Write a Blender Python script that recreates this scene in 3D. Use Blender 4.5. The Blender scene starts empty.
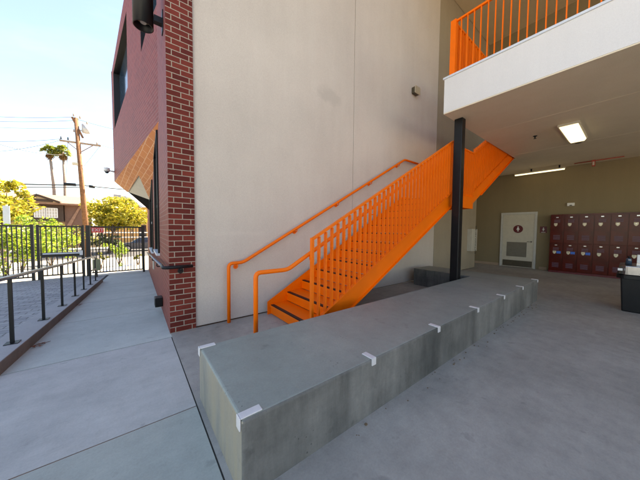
import bpy, math, random
from math import radians as R, sin, cos, pi
from mathutils import Vector as V, Matrix
random.seed(7)
S = bpy.context.scene
COL = S.collection

# ------------------------------------------------------------------ camera
HC = 1.42
YAW, PITCH, ROLL, FPX = 0.912811, -0.042188, -0.009477, 243.95
Fv = V((cos(YAW)*cos(PITCH), sin(YAW)*cos(PITCH), sin(PITCH)))
r0 = V((sin(YAW), -cos(YAW), 0)); d0 = Fv.cross(r0)
Rv = cos(ROLL)*r0 + sin(ROLL)*d0
Dv = Fv.cross(Rv)
CAM = V((0, 0, HC))
cd = bpy.data.cameras.new('camera'); cam = bpy.data.objects.new('camera', cd); COL.objects.link(cam)
cd.sensor_fit = 'HORIZONTAL'; cd.sensor_width = 36; cd.lens = FPX/640*36
cd.clip_start = 0.05; cd.clip_end = 2000
cam.matrix_world = Matrix(((Rv.x, -Dv.x, -Fv.x, CAM.x), (Rv.y, -Dv.y, -Fv.y, CAM.y), (Rv.z, -Dv.z, -Fv.z, CAM.z), (0, 0, 0, 1)))
S.camera = cam

def atY(x, y, Y):                       # a world point seen at (x, y) standing at distance Y
    d = Fv + Rv*((x-320)/FPX) + Dv*((y-240)/FPX)
    return CAM + d*(Y/d.y)

# ------------------------------------------------------------------ light
SUN_EL, SUN_AZ = R(50), V((0.97, 0.25, 0)).normalized()
w = bpy.data.worlds.new('World'); S.world = w; w.use_nodes = True
nt = w.node_tree; nt.nodes.clear()
sky = nt.nodes.new('ShaderNodeTexSky'); sky.sky_type = 'NISHITA'; sky.sun_disc = False
sky.sun_elevation = SUN_EL; sky.sun_rotation = math.atan2(SUN_AZ.x, SUN_AZ.y)
sky.air_density = 1.0; sky.dust_density = .4; sky.ozone_density = 2.0
bg = nt.nodes.new('ShaderNodeBackground'); bg.inputs[1].default_value = 0.078
wo = nt.nodes.new('ShaderNodeOutputWorld')
# thin cirrus mixed into the sky
tcn = nt.nodes.new('ShaderNodeTexCoord'); mp = nt.nodes.new('ShaderNodeMapping')
mp.inputs['Rotation'].default_value = (0.3, 0.5, 0.9); mp.inputs['Scale'].default_value = (1.2, 7.0, 3.0)
nz = nt.nodes.new('ShaderNodeTexNoise'); nz.inputs['Scale'].default_value = 1.6; nz.inputs['Detail'].default_value = 7; nz.inputs['Roughness'].default_value = .62
rp = nt.nodes.new('ShaderNodeValToRGB'); rp.color_ramp.elements[0].position = .55; rp.color_ramp.elements[1].position = .9
rp.color_ramp.elements[0].color = (0, 0, 0, 1); rp.color_ramp.elements[1].color = (.12, .12, .12, 1)
mx = nt.nodes.new('ShaderNodeMixRGB'); mx.inputs[2].default_value = (4.2, 4.3, 4.5, 1)
L = nt.links.new
L(tcn.outputs['Generated'], mp.inputs[0]); L(mp.outputs[0], nz.inputs['Vector']); L(nz.outputs[0], rp.inputs[0])
L(rp.outputs[0], mx.inputs[0]); L(sky.outputs[0], mx.inputs[1]); L(mx.outputs[0], bg.inputs[0]); L(bg.outputs[0], wo.inputs[0])
sl = bpy.data.lights.new('sun', 'SUN'); sl.energy = 5.0; sl.angle = R(.5); sl.color = (1, .95, .87)
so = bpy.data.objects.new('sun', sl); COL.objects.link(so)
sd = V((SUN_AZ.x*cos(SUN_EL), SUN_AZ.y*cos(SUN_EL), sin(SUN_EL)))
so.rotation_euler = sd.to_track_quat('Z', 'Y').to_euler(); so.location = (5, 30, 30)
vs = S.view_settings; S.display_settings.display_device = 'sRGB'
vs.view_transform = 'Standard'; vs.look = 'None'; vs.gamma = 1; vs.use_curve_mapping = False
vs.exposure = 2.62
vs.use_white_balance = True; vs.white_balance_temperature = 8100; vs.white_balance_tint = 12

# ------------------------------------------------------------------ materials
def newmat(name):
    m = bpy.data.materials.new(name); m.use_nodes = True
    n = m.node_tree; b = n.nodes['Principled BSDF']; return m, n, b
def nd(n, t, **k):
    x = n.nodes.new(t)
    for a, v in k.items(): setattr(x, a, v)
    return x
def setc(s, c): s.default_value = (c[0], c[1], c[2], 1)
def coords(n, scale=(1, 1, 1), rot=(0, 0, 0)):
    t = nd(n, 'ShaderNodeTexCoord'); m = nd(n, 'ShaderNodeMapping')
    m.inputs['Scale'].default_value = scale; m.inputs['Rotation'].default_value = rot
    n.links.new(t.outputs['Object'], m.inputs[0]); return m.outputs[0]
def noise(n, vec, scale, detail=4, rough=.55):
    x = nd(n, 'ShaderNodeTexNoise'); x.inputs['Scale'].default_value = scale
    x.inputs['Detail'].default_value = detail; x.inputs['Roughness'].default_value = rough
    n.links.new(vec, x.inputs['Vector']); return x.outputs[0]
def ramp(n, fac, stops):
    x = nd(n, 'ShaderNodeValToRGB'); e = x.color_ramp.elements
    while len(e) < len(stops): e.new(.5)
    for i, (p, c) in enumerate(stops):
        e[i].position = p; e[i].color = (c[0], c[1], c[2], 1) if not isinstance(c, (int, float)) else (c, c, c, 1)
    n.links.new(fac, x.inputs[0]); return x.outputs[0]
def mix(n, fac, a, b, mode='MIX'):
    x = nd(n, 'ShaderNodeMixRGB', blend_type=mode)
    for s, v in ((x.inputs[0], fac), (x.inputs[1], a), (x.inputs[2], b)):
        if isinstance(v, (int, float)): s.default_value = v
        elif isinstance(v, tuple): setc(s, v)
        else: n.links.new(v, s)
    return x.outputs[0]
def bump(n, b, h, strength=.3, dist=.01):
    x = nd(n, 'ShaderNodeBump'); x.inputs['Strength'].default_value = strength; x.inputs['Distance'].default_value = dist
    n.links.new(h, x.inputs['Height']); n.links.new(x.outputs[0], b.inputs['Normal'])

def plain(name, c, rough=.6, metal=0, var=.12, vs_=9, spec=.5, bmp=0, bs=60, emit=None):
    m, n, b = newmat(name)
    v = coords(n)
    f = noise(n, v, vs_, 5)
    lo = tuple(x*(1-var) for x in c); hi = tuple(min(1, x*(1+var)) for x in c)
    n.links.new(ramp(n, f, [(.3, lo), (.7, hi)]), b.inputs['Base Color'])
    b.inputs['Roughness'].default_value = rough; b.inputs['Metallic'].default_value = metal
    b.inputs['Specular IOR Level'].default_value = spec
    if bmp: bump(n, b, noise(n, v, bs, 3), bmp, .004)
    if emit: setc(b.inputs['Emission Color'], emit[0]); b.inputs['Emission Strength'].default_value = emit[1]
    return m

def concrete(name, base, dark, stain=.35, streak=0, scale=1.0, warm=None, rough=.75, crack=False, pits=False):
    m, n, b = newmat(name)
    v = coords(n)
    big = noise(n, v, .55*scale, 6, .6); mid = noise(n, v, 3.2*scale, 8, .7); fine = noise(n, v, 70, 4, .7)
    c = mix(n, ramp(n, big, [(.32, 0.0), (.68, 1.0)]), dark, base)
    c = mix(n, stain, c, ramp(n, mid, [(.25, .35), (.5, .5), (.75, .62)]), 'OVERLAY')
    c = mix(n, .28, c, ramp(n, fine, [(.2, .3), (.8, .7)]), 'OVERLAY')
    # blotches: small dark spots
    sp = noise(n, v, 9, 3, .5)
    c = mix(n, ramp(n, sp, [(.66, 0.0), (.74, .35)]), c, tuple(x*.55 for x in dark))
    if crack:   # scraped, swept arcs
        sv = coords(n, (.6, 6, 1), (0, 0, .6)); sn = noise(n, sv, 2.2, 6, .7)
        c = mix(n, .2, c, ramp(n, sn, [(.3, .38), (.7, .6)]), 'OVERLAY')
    if pits:
        vo = nd(n, 'ShaderNodeTexVoronoi'); vo.inputs['Scale'].default_value = 26; n.links.new(v, vo.inputs['Vector'])
        gate_ = noise(n, v, 4, 2); ad = nd(n, 'ShaderNodeMath', operation='ADD'); n.links.new(vo.outputs['Distance'], ad.inputs[0]); n.links.new(gate_, ad.inputs[1])
        c = mix(n, ramp(n, ad.outputs[0], [(.42, .8), (.5, 0.0)]), c, tuple(x*.4 for x in dark))
    if streak:
        sv = coords(n, (4.5, 4.5, .6)); sn = noise(n, sv, 1.0, 9, .72)
        c = mix(n, streak, c, ramp(n, sn, [(.3, .25), (.5, .5), (.72, .72)]), 'OVERLAY')
    if warm:
        wn = noise(n, coords(n, (5, 5, .6)), .9, 6, .7)
        c = mix(n, ramp(n, wn, [(.4, 0.0), (.65, .6)]), c, warm)
    n.links.new(c, b.inputs['Base Color']); b.inputs['Roughness'].default_value = rough
    h = mix(n, .5, fine, mid)
    bump(n, b, h, .35, .004)
    return m

def stucco(name, base, rough=.9, var=.07, stain=False):
    m, n, b = newmat(name)
    v = coords(n)
    big = noise(n, v, .6, 5, .6); grain = noise(n, v, 85, 3, .6); med = noise(n, v, 8, 4)
    streak = noise(n, coords(n, (3, 3, .35)), 1.2, 6, .65)
    c = ramp(n, big, [(.3, tuple(x*(1-var) for x in base)), (.7, tuple(min(1, x*(1+var)) for x in base))])
    c = mix(n, .2, c, ramp(n, streak, [(.3, .4), (.7, .58)]), 'OVERLAY')
    c = mix(n, .25, c, ramp(n, grain, [(.3, .35), (.7, .65)]), 'OVERLAY')
    if stain:          # an old water mark and a few rubbed patches on the render
        for (sx, sz, rx, rz__, amt) in ((-1.85, 4.05, .75, .38, .6), (-3.6, 1.35, 1.3, .12, -.4), (.1, 2.9, .5, .25, .3)):
            mp_ = nd(n, 'ShaderNodeMapping'); tt = nd(n, 'ShaderNodeTexCoord'); n.links.new(tt.outputs['Object'], mp_.inputs[0])
            mp_.inputs['Location'].default_value = (-sx/rx, 0, -sz/rz__); mp_.inputs['Scale'].default_value = (1/rx, 0.001, 1/rz__)
            ln = nd(n, 'ShaderNodeVectorMath', operation='LENGTH'); n.links.new(mp_.outputs[0], ln.inputs[0])
            ad = nd(n, 'ShaderNodeMath', operation='ADD'); n.links.new(ln.outputs['Value'], ad.inputs[0]); n.links.new(noise(n, v, 3.5, 6, .7), ad.inputs[1])
            msk = ramp(n, ad.outputs[0], [(.75, abs(amt)), (1.0, 0.0)]) if amt > 0 else ramp(n, ad.outputs[0], [(.6, abs(amt)), (1.0, 0.0)])
            c = mix(n, msk, c, tuple(x*(.80 if amt > 0 else 1.12) for x in base))
    n.links.new(c, b.inputs['Base Color']); b.inputs['Roughness'].default_value = rough
    b.inputs['Specular IOR Level'].default_value = .2
    bump(n, b, mix(n, .25, grain, med), .55, .006)
    return m

def brick(name, c1, c2, mortar, mode='wall', wdt=.2032, row=.0735, ms=.0055, rough=.6, spec=.5):
    m, n, b = newmat(name)
    t = nd(n, 'ShaderNodeTexCoord'); s = nd(n, 'ShaderNodeSeparateXYZ'); cmb = nd(n, 'ShaderNodeCombineXYZ')
    n.links.new(t.outputs['Object'], s.inputs[0])
    if mode == 'wall':
        a = nd(n, 'ShaderNodeMath', operation='SUBTRACT'); n.links.new(s.outputs[0], a.inputs[0]); n.links.new(s.outputs[1], a.inputs[1])
        n.links.new(a.outputs[0], cmb.inputs[0]); n.links.new(s.outputs[2], cmb.inputs[1])
    else:
        n.links.new(s.outputs[0 if mode == 'ground' else 1], cmb.inputs[0])
        if mode == 'ground': n.links.new(s.outputs[1], cmb.inputs[1])
        else:
            a = nd(n, 'ShaderNodeMath', operation='SUBTRACT'); n.links.new(s.outputs[0], a.inputs[0]); n.links.new(s.outputs[2], a.inputs[1])
            n.links.new(a.outputs[0], cmb.inputs[1])
    bt = nd(n, 'ShaderNodeTexBrick'); bt.inputs['Scale'].default_value = 1
    bt.inputs['Brick Width'].default_value = wdt; bt.inputs['Row Height'].default_value = row
    bt.inputs['Mortar Size'].default_value = ms; bt.inputs['Mortar Smooth'].default_value = .15; bt.inputs['Bias'].default_value = 0
    setc(bt.inputs['Color1'], c1); setc(bt.inputs['Color2'], c2); setc(bt.inputs['Mortar'], mortar)
    n.links.new(cmb.outputs[0], bt.inputs['Vector'])
    v = t.outputs['Object']
    c = mix(n, .35, bt.outputs[0], ramp(n, noise(n, v, 22, 6, .7), [(.3, .35), (.7, .62)]), 'OVERLAY')
    c = mix(n, .25, c, ramp(n, noise(n, v, .8, 4), [(.3, .4), (.7, .6)]), 'OVERLAY')
    n.links.new(c, b.inputs['Base Color']); b.inputs['Roughness'].default_value = rough; b.inputs['Specular IOR Level'].default_value = spec
    inv = nd(n, 'ShaderNodeMath', operation='SUBTRACT'); inv.inputs[0].default_value = 1; n.links.new(bt.outputs[1], inv.inputs[1])
    ad = nd(n, 'ShaderNodeMath', operation='MULTIPLY_ADD'); n.links.new(noise(n, v, 120, 3), ad.inputs[0]); ad.inputs[1].default_value = .25; n.links.new(inv.outputs[0], ad.inputs[2])
    bump(n, b, ad.outputs[0], .7, .006)
    return m

def leafmat(name, a, b_, c_):
    m, n, b = newmat(name)
    oi = nd(n, 'ShaderNodeNewGeometry')
    c = ramp(n, oi.outputs['Random Per Island'], [(.1, a), (.55, b_), (.95, c_)])
    n.links.new(c, b.inputs['Base Color']); b.inputs['Roughness'].default_value = .5
    tr = nd(n, 'ShaderNodeBsdfTranslucent'); n.links.new(c, tr.inputs[0])
    ms = nd(n, 'ShaderNodeMixShader'); ms.inputs[0].default_value = .4
    n.links.new(b.outputs[0], ms.inputs[1]); n.links.new(tr.outputs[0], ms.inputs[2])
    n.links.new(ms.outputs[0], n.nodes['Material Output'].inputs[0])
    return m

M = {}
M['orange'] = plain('orange powder coat', (.92, .155, .002), .5, spec=.3, var=.05, vs_=3, bmp=.06, bs=90)
M['stucco'] = stucco('pale stucco', (.56, .495, .435), stain=True)
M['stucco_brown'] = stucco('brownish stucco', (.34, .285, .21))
M['stucco_white'] = stucco('white stucco', (.68, .665, .67), var=.03)
M['stucco_tan'] = stucco('tan stucco', (.37, .27, .19))
M['stucco_soffit'] = stucco('soffit stucco', (.72, .62, .47), var=.06)
M['upper_ceiling'] = stucco('tan ceiling', (.62, .49, .32), var=.06)
M['olive'] = stucco('olive painted wall', (.235, .185, .11), var=.05)
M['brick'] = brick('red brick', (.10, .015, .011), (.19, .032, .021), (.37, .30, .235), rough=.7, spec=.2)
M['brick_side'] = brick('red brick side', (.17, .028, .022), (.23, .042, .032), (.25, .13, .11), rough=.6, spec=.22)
M['soffit_brick'] = brick('bounce lit brick soffit', (.62, .22, .07), (.55, .18, .06), (.75, .42, .25), mode='soffit', wdt=.4, row=.2, ms=.012)  # orange bounce from the sunlit ground is put into the brick colour
M['pavers'] = brick('concrete pavers', (.38, .375, .37), (.25, .25, .26), (.15, .14, .13), mode='ground', wdt=.24, row=.16, ms=.008, rough=.85)
M['slab_a'] = concrete('broom concrete', (.50, .52, .475), (.40, .425, .39), .4, scale=1.3)
M['slab_b'] = concrete('broom concrete mauve', (.50, .485, .455), (.39, .38, .36), .5, scale=1.5, crack=True)
M['slab_c'] = concrete('broom concrete green', (.44, .445, .395), (.33, .345, .31), .5, scale=1.4, crack=True)
M['floor'] = concrete('walkway concrete', (.37, .345, .31), (.275, .257, .23), .6, scale=2.2, crack=True)
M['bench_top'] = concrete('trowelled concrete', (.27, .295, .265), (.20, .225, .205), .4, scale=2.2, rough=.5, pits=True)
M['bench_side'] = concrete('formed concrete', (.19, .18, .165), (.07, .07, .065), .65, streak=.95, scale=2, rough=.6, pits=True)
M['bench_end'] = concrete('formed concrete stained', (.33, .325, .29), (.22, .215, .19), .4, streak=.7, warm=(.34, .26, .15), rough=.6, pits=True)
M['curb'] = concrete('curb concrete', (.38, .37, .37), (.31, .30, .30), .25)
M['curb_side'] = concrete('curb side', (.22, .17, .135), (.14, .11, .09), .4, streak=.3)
M['dark'] = plain('dark joint', (.03, .026, .022), .9, var=.3)
M['rust'] = plain('rusty joint', (.16, .06, .025), .9, var=.3)
M['black'] = plain('black metal', (.005, .0055, .007), .42, 0, var=.2, bmp=.05, spec=.3)
M['flatblack'] = plain('matt black paint', (.006, .006, .007), .9, spec=.05)
M['bronze'] = plain('dark bronze metal', (.022, .015, .009), .5, 0, var=.2, bmp=.05)
M['steel_rail'] = plain('brushed rail', (.22, .22, .235), .3, .8, var=.1)
M['steel'] = plain('stainless steel', (.33, .33, .345), .25, 1, var=.1, vs_=20)
M['clip'] = plain('white clip', (.62, .59, .585), .45, .0, var=.08)
M['capmetal'] = plain('white cap flashing', (.62, .66, .72), .35, .0, var=.05)
M['glass'] = plain('dark glass', (.012, .02, .03), .06, 0, var=.2, spec=.9)
M['glass_blue'] = plain('blue glass', (.02, .045, .075), .08, 0, var=.2, spec=.9)
M['white'] = plain('white paint', (.72, .72, .7), .5, var=.05)
M['offwhite'] = plain('off white paint', (.5, .47, .40), .5, var=.06)
M['door'] = plain('door paint', (.50, .46, .37), .5, var=.05)
M['frame'] = plain('door frame paint', (.47, .46, .42), .45, var=.05)
M['kick'] = plain('kick plate', (.09, .075, .05), .4, .3, var=.1)
M['grille'] = plain('door louvre', (.17, .15, .115), .6, var=.08)
M['maroon'] = plain('maroon enamel', (.075, .006, .003), .24, 0, var=.35, vs_=3, bmp=.8, bs=2.5, spec=.22)
M['maroon_dark'] = plain('maroon sign', (.11, .008, .012), .4, var=.1)
M['slot'] = plain('locker slots', (.10, .045, .075), .5, var=.2)
M['lockplate'] = plain('lock plate', (.55, .48, .34), .4, .3, var=.15, vs_=30)
M['blue'] = plain('blue sticker', (.02, .12, .5), .5, var=.1)
M['red'] = plain('red sign', (.75, .03, .02), .45, var=.05)
M['redpipe'] = plain('red pipe', (.35, .04, .02), .5, var=.1)
M['lamp'] = plain('lit lens', (.9, .88, .75), .5, emit=((1, .90, .60), .34))
M['bulb'] = plain('lamp reflector', (.55, .36, .2), .35, .5, var=.3, vs_=30)
M['greenbox'] = plain('green grey box', (.22, .22, .12), .5, var=.15)
M['wood'] = plain('weathered pole wood', (.19, .085, .035), .85, var=.35, vs_=6, bmp=.4, bs=20)
M['wood_light'] = plain('pale crossarm wood', (.30, .22, .15), .85, var=.25, bmp=.3, bs=20)
M['bark'] = plain('bark', (.12, .085, .06), .9, var=.3, bmp=.5, bs=15)
M['palmbark'] = plain('palm bark', (.26, .21, .17), .9, var=.2, bmp=.5, bs=8)
M['wire'] = plain('wire', (.045, .045, .05), .7)
M['grey'] = plain('grey enamel', (.42, .44, .45), .4, .2)
M['brown_siding'] = plain('brown siding', (.06, .036, .024), .8, var=.15)
M['pink_siding'] = plain('pinkish siding', (.15, .08, .055), .8, var=.12)
M['shingle'] = plain('shingles', (.26, .15, .10), .9, var=.2, vs_=4, bmp=.5, bs=12)
M['yellow_wall'] = plain('yellow house wall', (.62, .38, .14), .85, var=.06)
M['beige_wall'] = plain('beige wall', (.45, .33, .2), .9, var=.12)
M['grey_roof'] = plain('pale roof', (.36, .34, .33), .9, var=.12)
M['trim_blue'] = plain('pale trim', (.5, .56, .62), .6, var=.05)
M['asphalt'] = concrete('asphalt', (.065, .062, .06), (.05, .05, .05), .3)
M['apron'] = concrete('pale driveway', (.46, .43, .37), (.38, .35, .31), .3)
M['soil'] = concrete('dry soil', (.22, .15, .09), (.15, .10, .06), .5)
M['bluepaint'] = plain('blue paint', (.10, .2, .5), .8, var=.1)
M['carpaint'] = plain('navy car paint', (.015, .025, .05), .2, .2, var=.05, spec=.8)
M['tyre'] = plain('tyre', (.015, .015, .015), .8)
M['alloy'] = plain('alloy wheel', (.5, .5, .52), .3, .7)
M['dryleaf'] = plain('dry leaf', (.2, .06, .025), .8, var=.3)
M['leaf_y'] = leafmat('yellow green leaves', (0.145, 0.174, 0.0174), (0.377, 0.348, 0.029), (0.6, 0.464, 0.058))
M['leaf_g'] = leafmat('olive green leaves', (.055, .08, .012), (.15, .17, .022), (.30, .26, .03))
M['leaf_b'] = leafmat('bright hedge leaves', (0.0875, 0.163, 0.015), (0.2, 0.312, 0.025), (0.425, 0.475, 0.05))
M['leaf_d'] = leafmat('dark green leaves', (.03, .05, .012), (.06, .09, .02), (.10, .13, .03))
M['frond'] = leafmat('palm fronds', (0.117, 0.156, 0.026), (0.208, 0.26, 0.039), (0.364, 0.364, 0.078))
M['frond_dry'] = leafmat('dry fronds', (.16, .09, .03), (.25, .15, .05), (.3, .2, .08))

# ------------------------------------------------------------------ mesh builder
class MB:
    def __init__(s): s.v = []; s.f = []; s.sm = []
    def add(s, vs, fs, smooth=False):
        o = len(s.v); s.v += [tuple(p) for p in vs]
        for f in fs: s.f.append(tuple(i+o for i in f)); s.sm.append(smooth)
        return s
    def box(s, a, b):
        x0, y0, z0 = [min(a[i], b[i]) for i in range(3)]; x1, y1, z1 = [max(a[i], b[i]) for i in range(3)]
        return s.add([(x0,y0,z0),(x1,y0,z0),(x1,y1,z0),(x0,y1,z0),(x0,y0,z1),(x1,y0,z1),(x1,y1,z1),(x0,y1,z1)],
                     [(0,3,2,1),(4,5,6,7),(0,1,5,4),(1,2,6,5),(2,3,7,6),(3,0,4,7)])
    def bar(s, p, q, w, h, up=(0, 0, 1)):      # rectangular bar from p to q
        p, q = V(p), V(q); d = (q-p).normalized(); u = V(up); sde = d.cross(u)
        if sde.length < 1e-4: sde = V((1, 0, 0))
        sde.normalize(); u = sde.cross(d).normalized(); a = sde*w/2; b = u*h/2
        vs = [p-a-b, p+a-b, p+a+b, p-a+b, q-a-b, q+a-b, q+a+b, q-a+b]
        return s.add(vs, [(0,3,2,1),(4,5,6,7),(0,1,5,4),(1,2,6,5),(2,3,7,6),(3,0,4,7)])
    def prism(s, poly, vec):                     # poly: 3-D points, extruded along vec
        vec = V(vec); n = len(poly); a = [V(p) for p in poly]; b = [p+vec for p in a]
        return s.add(a+b, [tuple(range(n-1, -1, -1)), tuple(range(n, 2*n))]+[(i, (i+1) % n, (i+1) % n+n, i+n) for i in range(n)])
    def tube(s, pts, r, seg=10, r2=None, caps=True):
        pts = [V(p) for p in pts]; n = len(pts); rings = []
        t0 = (pts[1]-pts[0]).normalized(); ref = V((0, 0, 1)) if abs(t0.z) < .9 else V((1, 0, 0))
        nrm = t0.cross(ref).normalized(); vs = []
        for i, p in enumerate(pts):
            if i == 0: t = t0
            elif i == n-1: t = (pts[-1]-pts[-2]).normalized()
            else: t = ((pts[i+1]-p).normalized()+(p-pts[i-1]).normalized()).normalized()
            nrm = (nrm - t*nrm.dot(t)).normalized(); bn = t.cross(nrm)
            rr = r if r2 is None else r+(r2-r)*i/(n-1)
            for k in range(seg):
                a = 2*pi*k/seg; vs.append(p+nrm*cos(a)*rr+bn*sin(a)*rr)
        fs = []
        for i in range(n-1):
            for k in range(seg):
                k2 = (k+1) % seg; fs.append((i*seg+k, i*seg+k2, (i+1)*seg+k2, (i+1)*seg+k))
        s.add(vs, fs, True)
        if caps:
            o = len(s.v)-len(vs)
            s.f.append(tuple(o+k for k in range(seg-1, -1, -1))); s.sm.append(False)
            s.f.append(tuple(o+(n-1)*seg+k for k in range(seg))); s.sm.append(False)
        return s
    def disc(s, c, axis, r, thick, seg=20):
        c = V(c); a = V(axis).normalized(); return s.tube([c, c+a*thick], r, seg)
    def build(s, name, mat, parent=None, mats=None, matidx=None, bevel=0, loc=None):
        me = bpy.data.meshes.new(name)
        if parent is not None:
            off = V(parent.get('_o', (0, 0, 0)))
        else:
            if loc is None:
                xs = [p[0] for p in s.v]; ys = [p[1] for p in s.v]; zs = [p[2] for p in s.v]
                loc = ((min(xs)+max(xs))/2, (min(ys)+max(ys))/2, min(zs))
            off = V(loc)
        me.from_pydata([tuple(V(p)-off) for p in s.v], [], s.f)
        me.polygons.foreach_set('use_smooth', s.sm)
        for mm in (mats or [mat]): me.materials.append(mm)
        if matidx: me.polygons.foreach_set('material_index', matidx)
        me.update()
        o = bpy.data.objects.new(name, me); COL.objects.link(o)
        o['_o'] = tuple(off)
        if parent is not None: o.parent = parent
        else: o.location = off
        if bevel:
            bm = o.modifiers.new('bevel', 'BEVEL'); bm.width = bevel; bm.segments = 3; bm.limit_method = 'ANGLE'
        return o

def tag(o, label, cat, group=None):
    o['label'] = label; o['category'] = cat
    if group: o['group'] = group
    return o
def thing(name, loc, label, cat, group=None):
    o = bpy.data.objects.new(name, None); COL.objects.link(o); o.location = loc; o['_o'] = tuple(loc)
    o.empty_display_size = .2
    return tag(o, label, cat, group)
def struct(o): o['kind'] = 'structure'; return o
def stuff(o): o['kind'] = 'stuff'; return o
def share(o, parent, dx):                  # a copy of a part, moved by dx
    c = o.copy(); COL.objects.link(c); c.parent = parent; c.location = V(o.location)+V(dx); return c
def text_mesh(name, txt, size, mat, parent, origin, xdir, ydir, depth=.003, align='CENTER'):
    cu = bpy.data.curves.new(name, 'FONT'); cu.body = txt; cu.size = size; cu.extrude = depth/2; cu.align_x = align; cu.align_y = 'CENTER'
    tmp = bpy.data.objects.new(name+'_tmp', cu); COL.objects.link(tmp)
    dg = bpy.context.evaluated_depsgraph_get(); me = bpy.data.meshes.new_from_object(tmp.evaluated_get(dg))
    bpy.data.objects.remove(tmp); bpy.data.curves.remove(cu)
    x = V(xdir).normalized(); y = V(ydir).normalized(); z = x.cross(y); off = V(parent['_o'])
    for v in me.vertices: v.co = V(origin)-off+x*v.co.x+y*v.co.y+z*v.co.z
    me.materials.clear(); me.materials.append(mat); me.name = name
    o = bpy.data.objects.new(name, me); COL.objects.link(o); o['_o'] = tuple(off); o.parent = parent
    return o

# ------------------------------------------------------------------ ground
SL = .055; YR = 3.65
def rz(y): return -(y-YR)*SL if y > YR else 0.0
WX = lambda y: .39+.022*(y-3.8)          # left brick face
struct(MB().add([(-400,-400,-1.13),(400,-400,-1.13),(400,600,-1.13),(-400,600,-1.13)], [(0,1,2,3)]).build('ground', M['soil']))
struct(MB().box((.395,-26,-.3),(14,3.80,0)).build('walkway_floor', M['floor']))
struct(MB().box((-14,2.105,-.3),(.385,YR,0)).build('walkway_slab', M['slab_b']))
struct(MB().box((10.3,3.8001,-.3),(14,9,0)).build('corridor_floor', M['floor']))
struct(MB().box((-24,-26,-.3),(.385,2.095,0)).build('entry_slab', M['slab_c']))
struct(MB().box((-14,-9,-.32),(.3835,YR,-.003)).build('slab_bed', M['rust']))
# ramp in three poured panels
ys = [YR+.008, 5.47, 7.1, 9.3, 13.25]
for a, b in zip(ys[:-1], ys[1:]):
    a2, b2 = a+.009, b-.009
    def e(y): return -1.05+.03*(y-3.65)
    pl = [(e(a2), a2, rz(a2)), (WX(a2)+.3, a2, rz(a2)), (WX(b2)+.3, b2, rz(b2)), (e(b2), b2, rz(b2))]
    struct(MB().prism([(p[0], p[1], p[2]-.3) for p in pl], (0, 0, .3)).build('ramp', M['slab_a']))
bd = [(-1.1, YR, rz(YR)-.006), (.5, YR, rz(YR)-.006), (.9, 13.3, rz(13.3)-.006), (-1.1, 13.3, rz(13.3)-.006)]
struct(MB().prism([(p[0], p[1], p[2]-.3) for p in bd], (0, 0, .3)).build('ramp_bed', M['dark']))
# joint by the covered floor
struct(MB().box((.3845,-26,-.29),(.3955,3.64,-.003)).build('expansion_joint', M['dark']))
pv = [(-14, YR, rz(YR)-.002), (-1.2, YR, rz(YR)-.002), (-.95, 11.4, rz(11.4)-.002), (-.95, 13.2, rz(13.2)-.002), (-14, 13.2, rz(13.2)-.002)]
# pavers as one flat sloped sheet, two quads
struct(MB().add([(-14, YR, rz(YR)+.004), (-1.08, YR, rz(YR)+.004), (-.84, 13.25, rz(13.25)+.004), (-14, 13.25, rz(13.25)+.004)], [(0,1,2,3)]).build('pavers', M['pavers'], loc=(0,0,0)))
# kerb
ke = lambda y: -1.02+.032*(y-3.65)
def kerb():
    m = MB(); idx = []
    y0, y1 = 3.62, 10.9
    P = [(ke(y0)-.30, y0), (ke(y0), y0), (ke(y1), y1), (ke(y1)-.30, y1)]
    lo = [(x, y, rz(y)-.1) for x, y in P]; hi = [(x, y, rz(y)+.125) for x, y in P]
    m.add(lo+hi, [(4,5,6,7),(0,1,5,4),(1,2,6,5),(2,3,7,6),(3,0,4,7)])
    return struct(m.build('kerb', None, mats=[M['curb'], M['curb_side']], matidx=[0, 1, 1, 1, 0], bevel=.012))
kerb()
# apron, street and verge beyond the gate
def sheet(name, P, mat): return struct(MB().add(P, [tuple(range(len(P)))]).build(name, mat))
sheet('driveway', [(-14,13.25,rz(13.25)),(3,13.25,rz(13.25)),(3,22,-1.02),(-14,22,-1.02)], M['apron'])
sheet('street', [(-80,26,-1.04),(80,26,-1.04),(80,36,-1.04),(-80,36,-1.04)], M['asphalt'])
sheet('pavement', [(-80,22,-1.02),(80,22,-1.02),(80,26,-1.02),(-80,26,-1.02)], M['apron'])
struct(MB().box((-80,36,-1.15),(80,38.5,-.9)).build('far_pavement', M['apron']))
p = [(-1.1,15.2),(-.98,15.2),(.1,19.5),(-.05,19.5)]
struct(MB().add([(x,y,rz(y)+(-.0)+.006) for x,y in p], [(0,1,2,3)]).build('painted_line', M['bluepaint']))

# ------------------------------------------------------------------ main building
HT = 11.0
bld = thing('school_building', (5, 6, 0), 'pale stucco school building with a red brick end folded out over the ramp', 'building')
YW = 3.82; ZS_ = 3.73
# stucco wall facing the camera, with control joints as thin reveals
for x0, x1 in ((.706, 3.835), (3.847, 7.40), (7.412, 10.6)):
    z1 = HT
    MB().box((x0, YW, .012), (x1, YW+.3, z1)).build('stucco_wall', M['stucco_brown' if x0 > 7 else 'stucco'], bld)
MB().box((.71, YW+.012, 0), (10.59, YW+.28, HT)).build('wall_core', M['dark'], bld)
MB().box((10.35, YW+.3, 0), (10.6, 9, 4.4)).build('corridor_wall', M['stucco_tan'], bld)
# brick pier facing the camera
YP = 3.79
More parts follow.
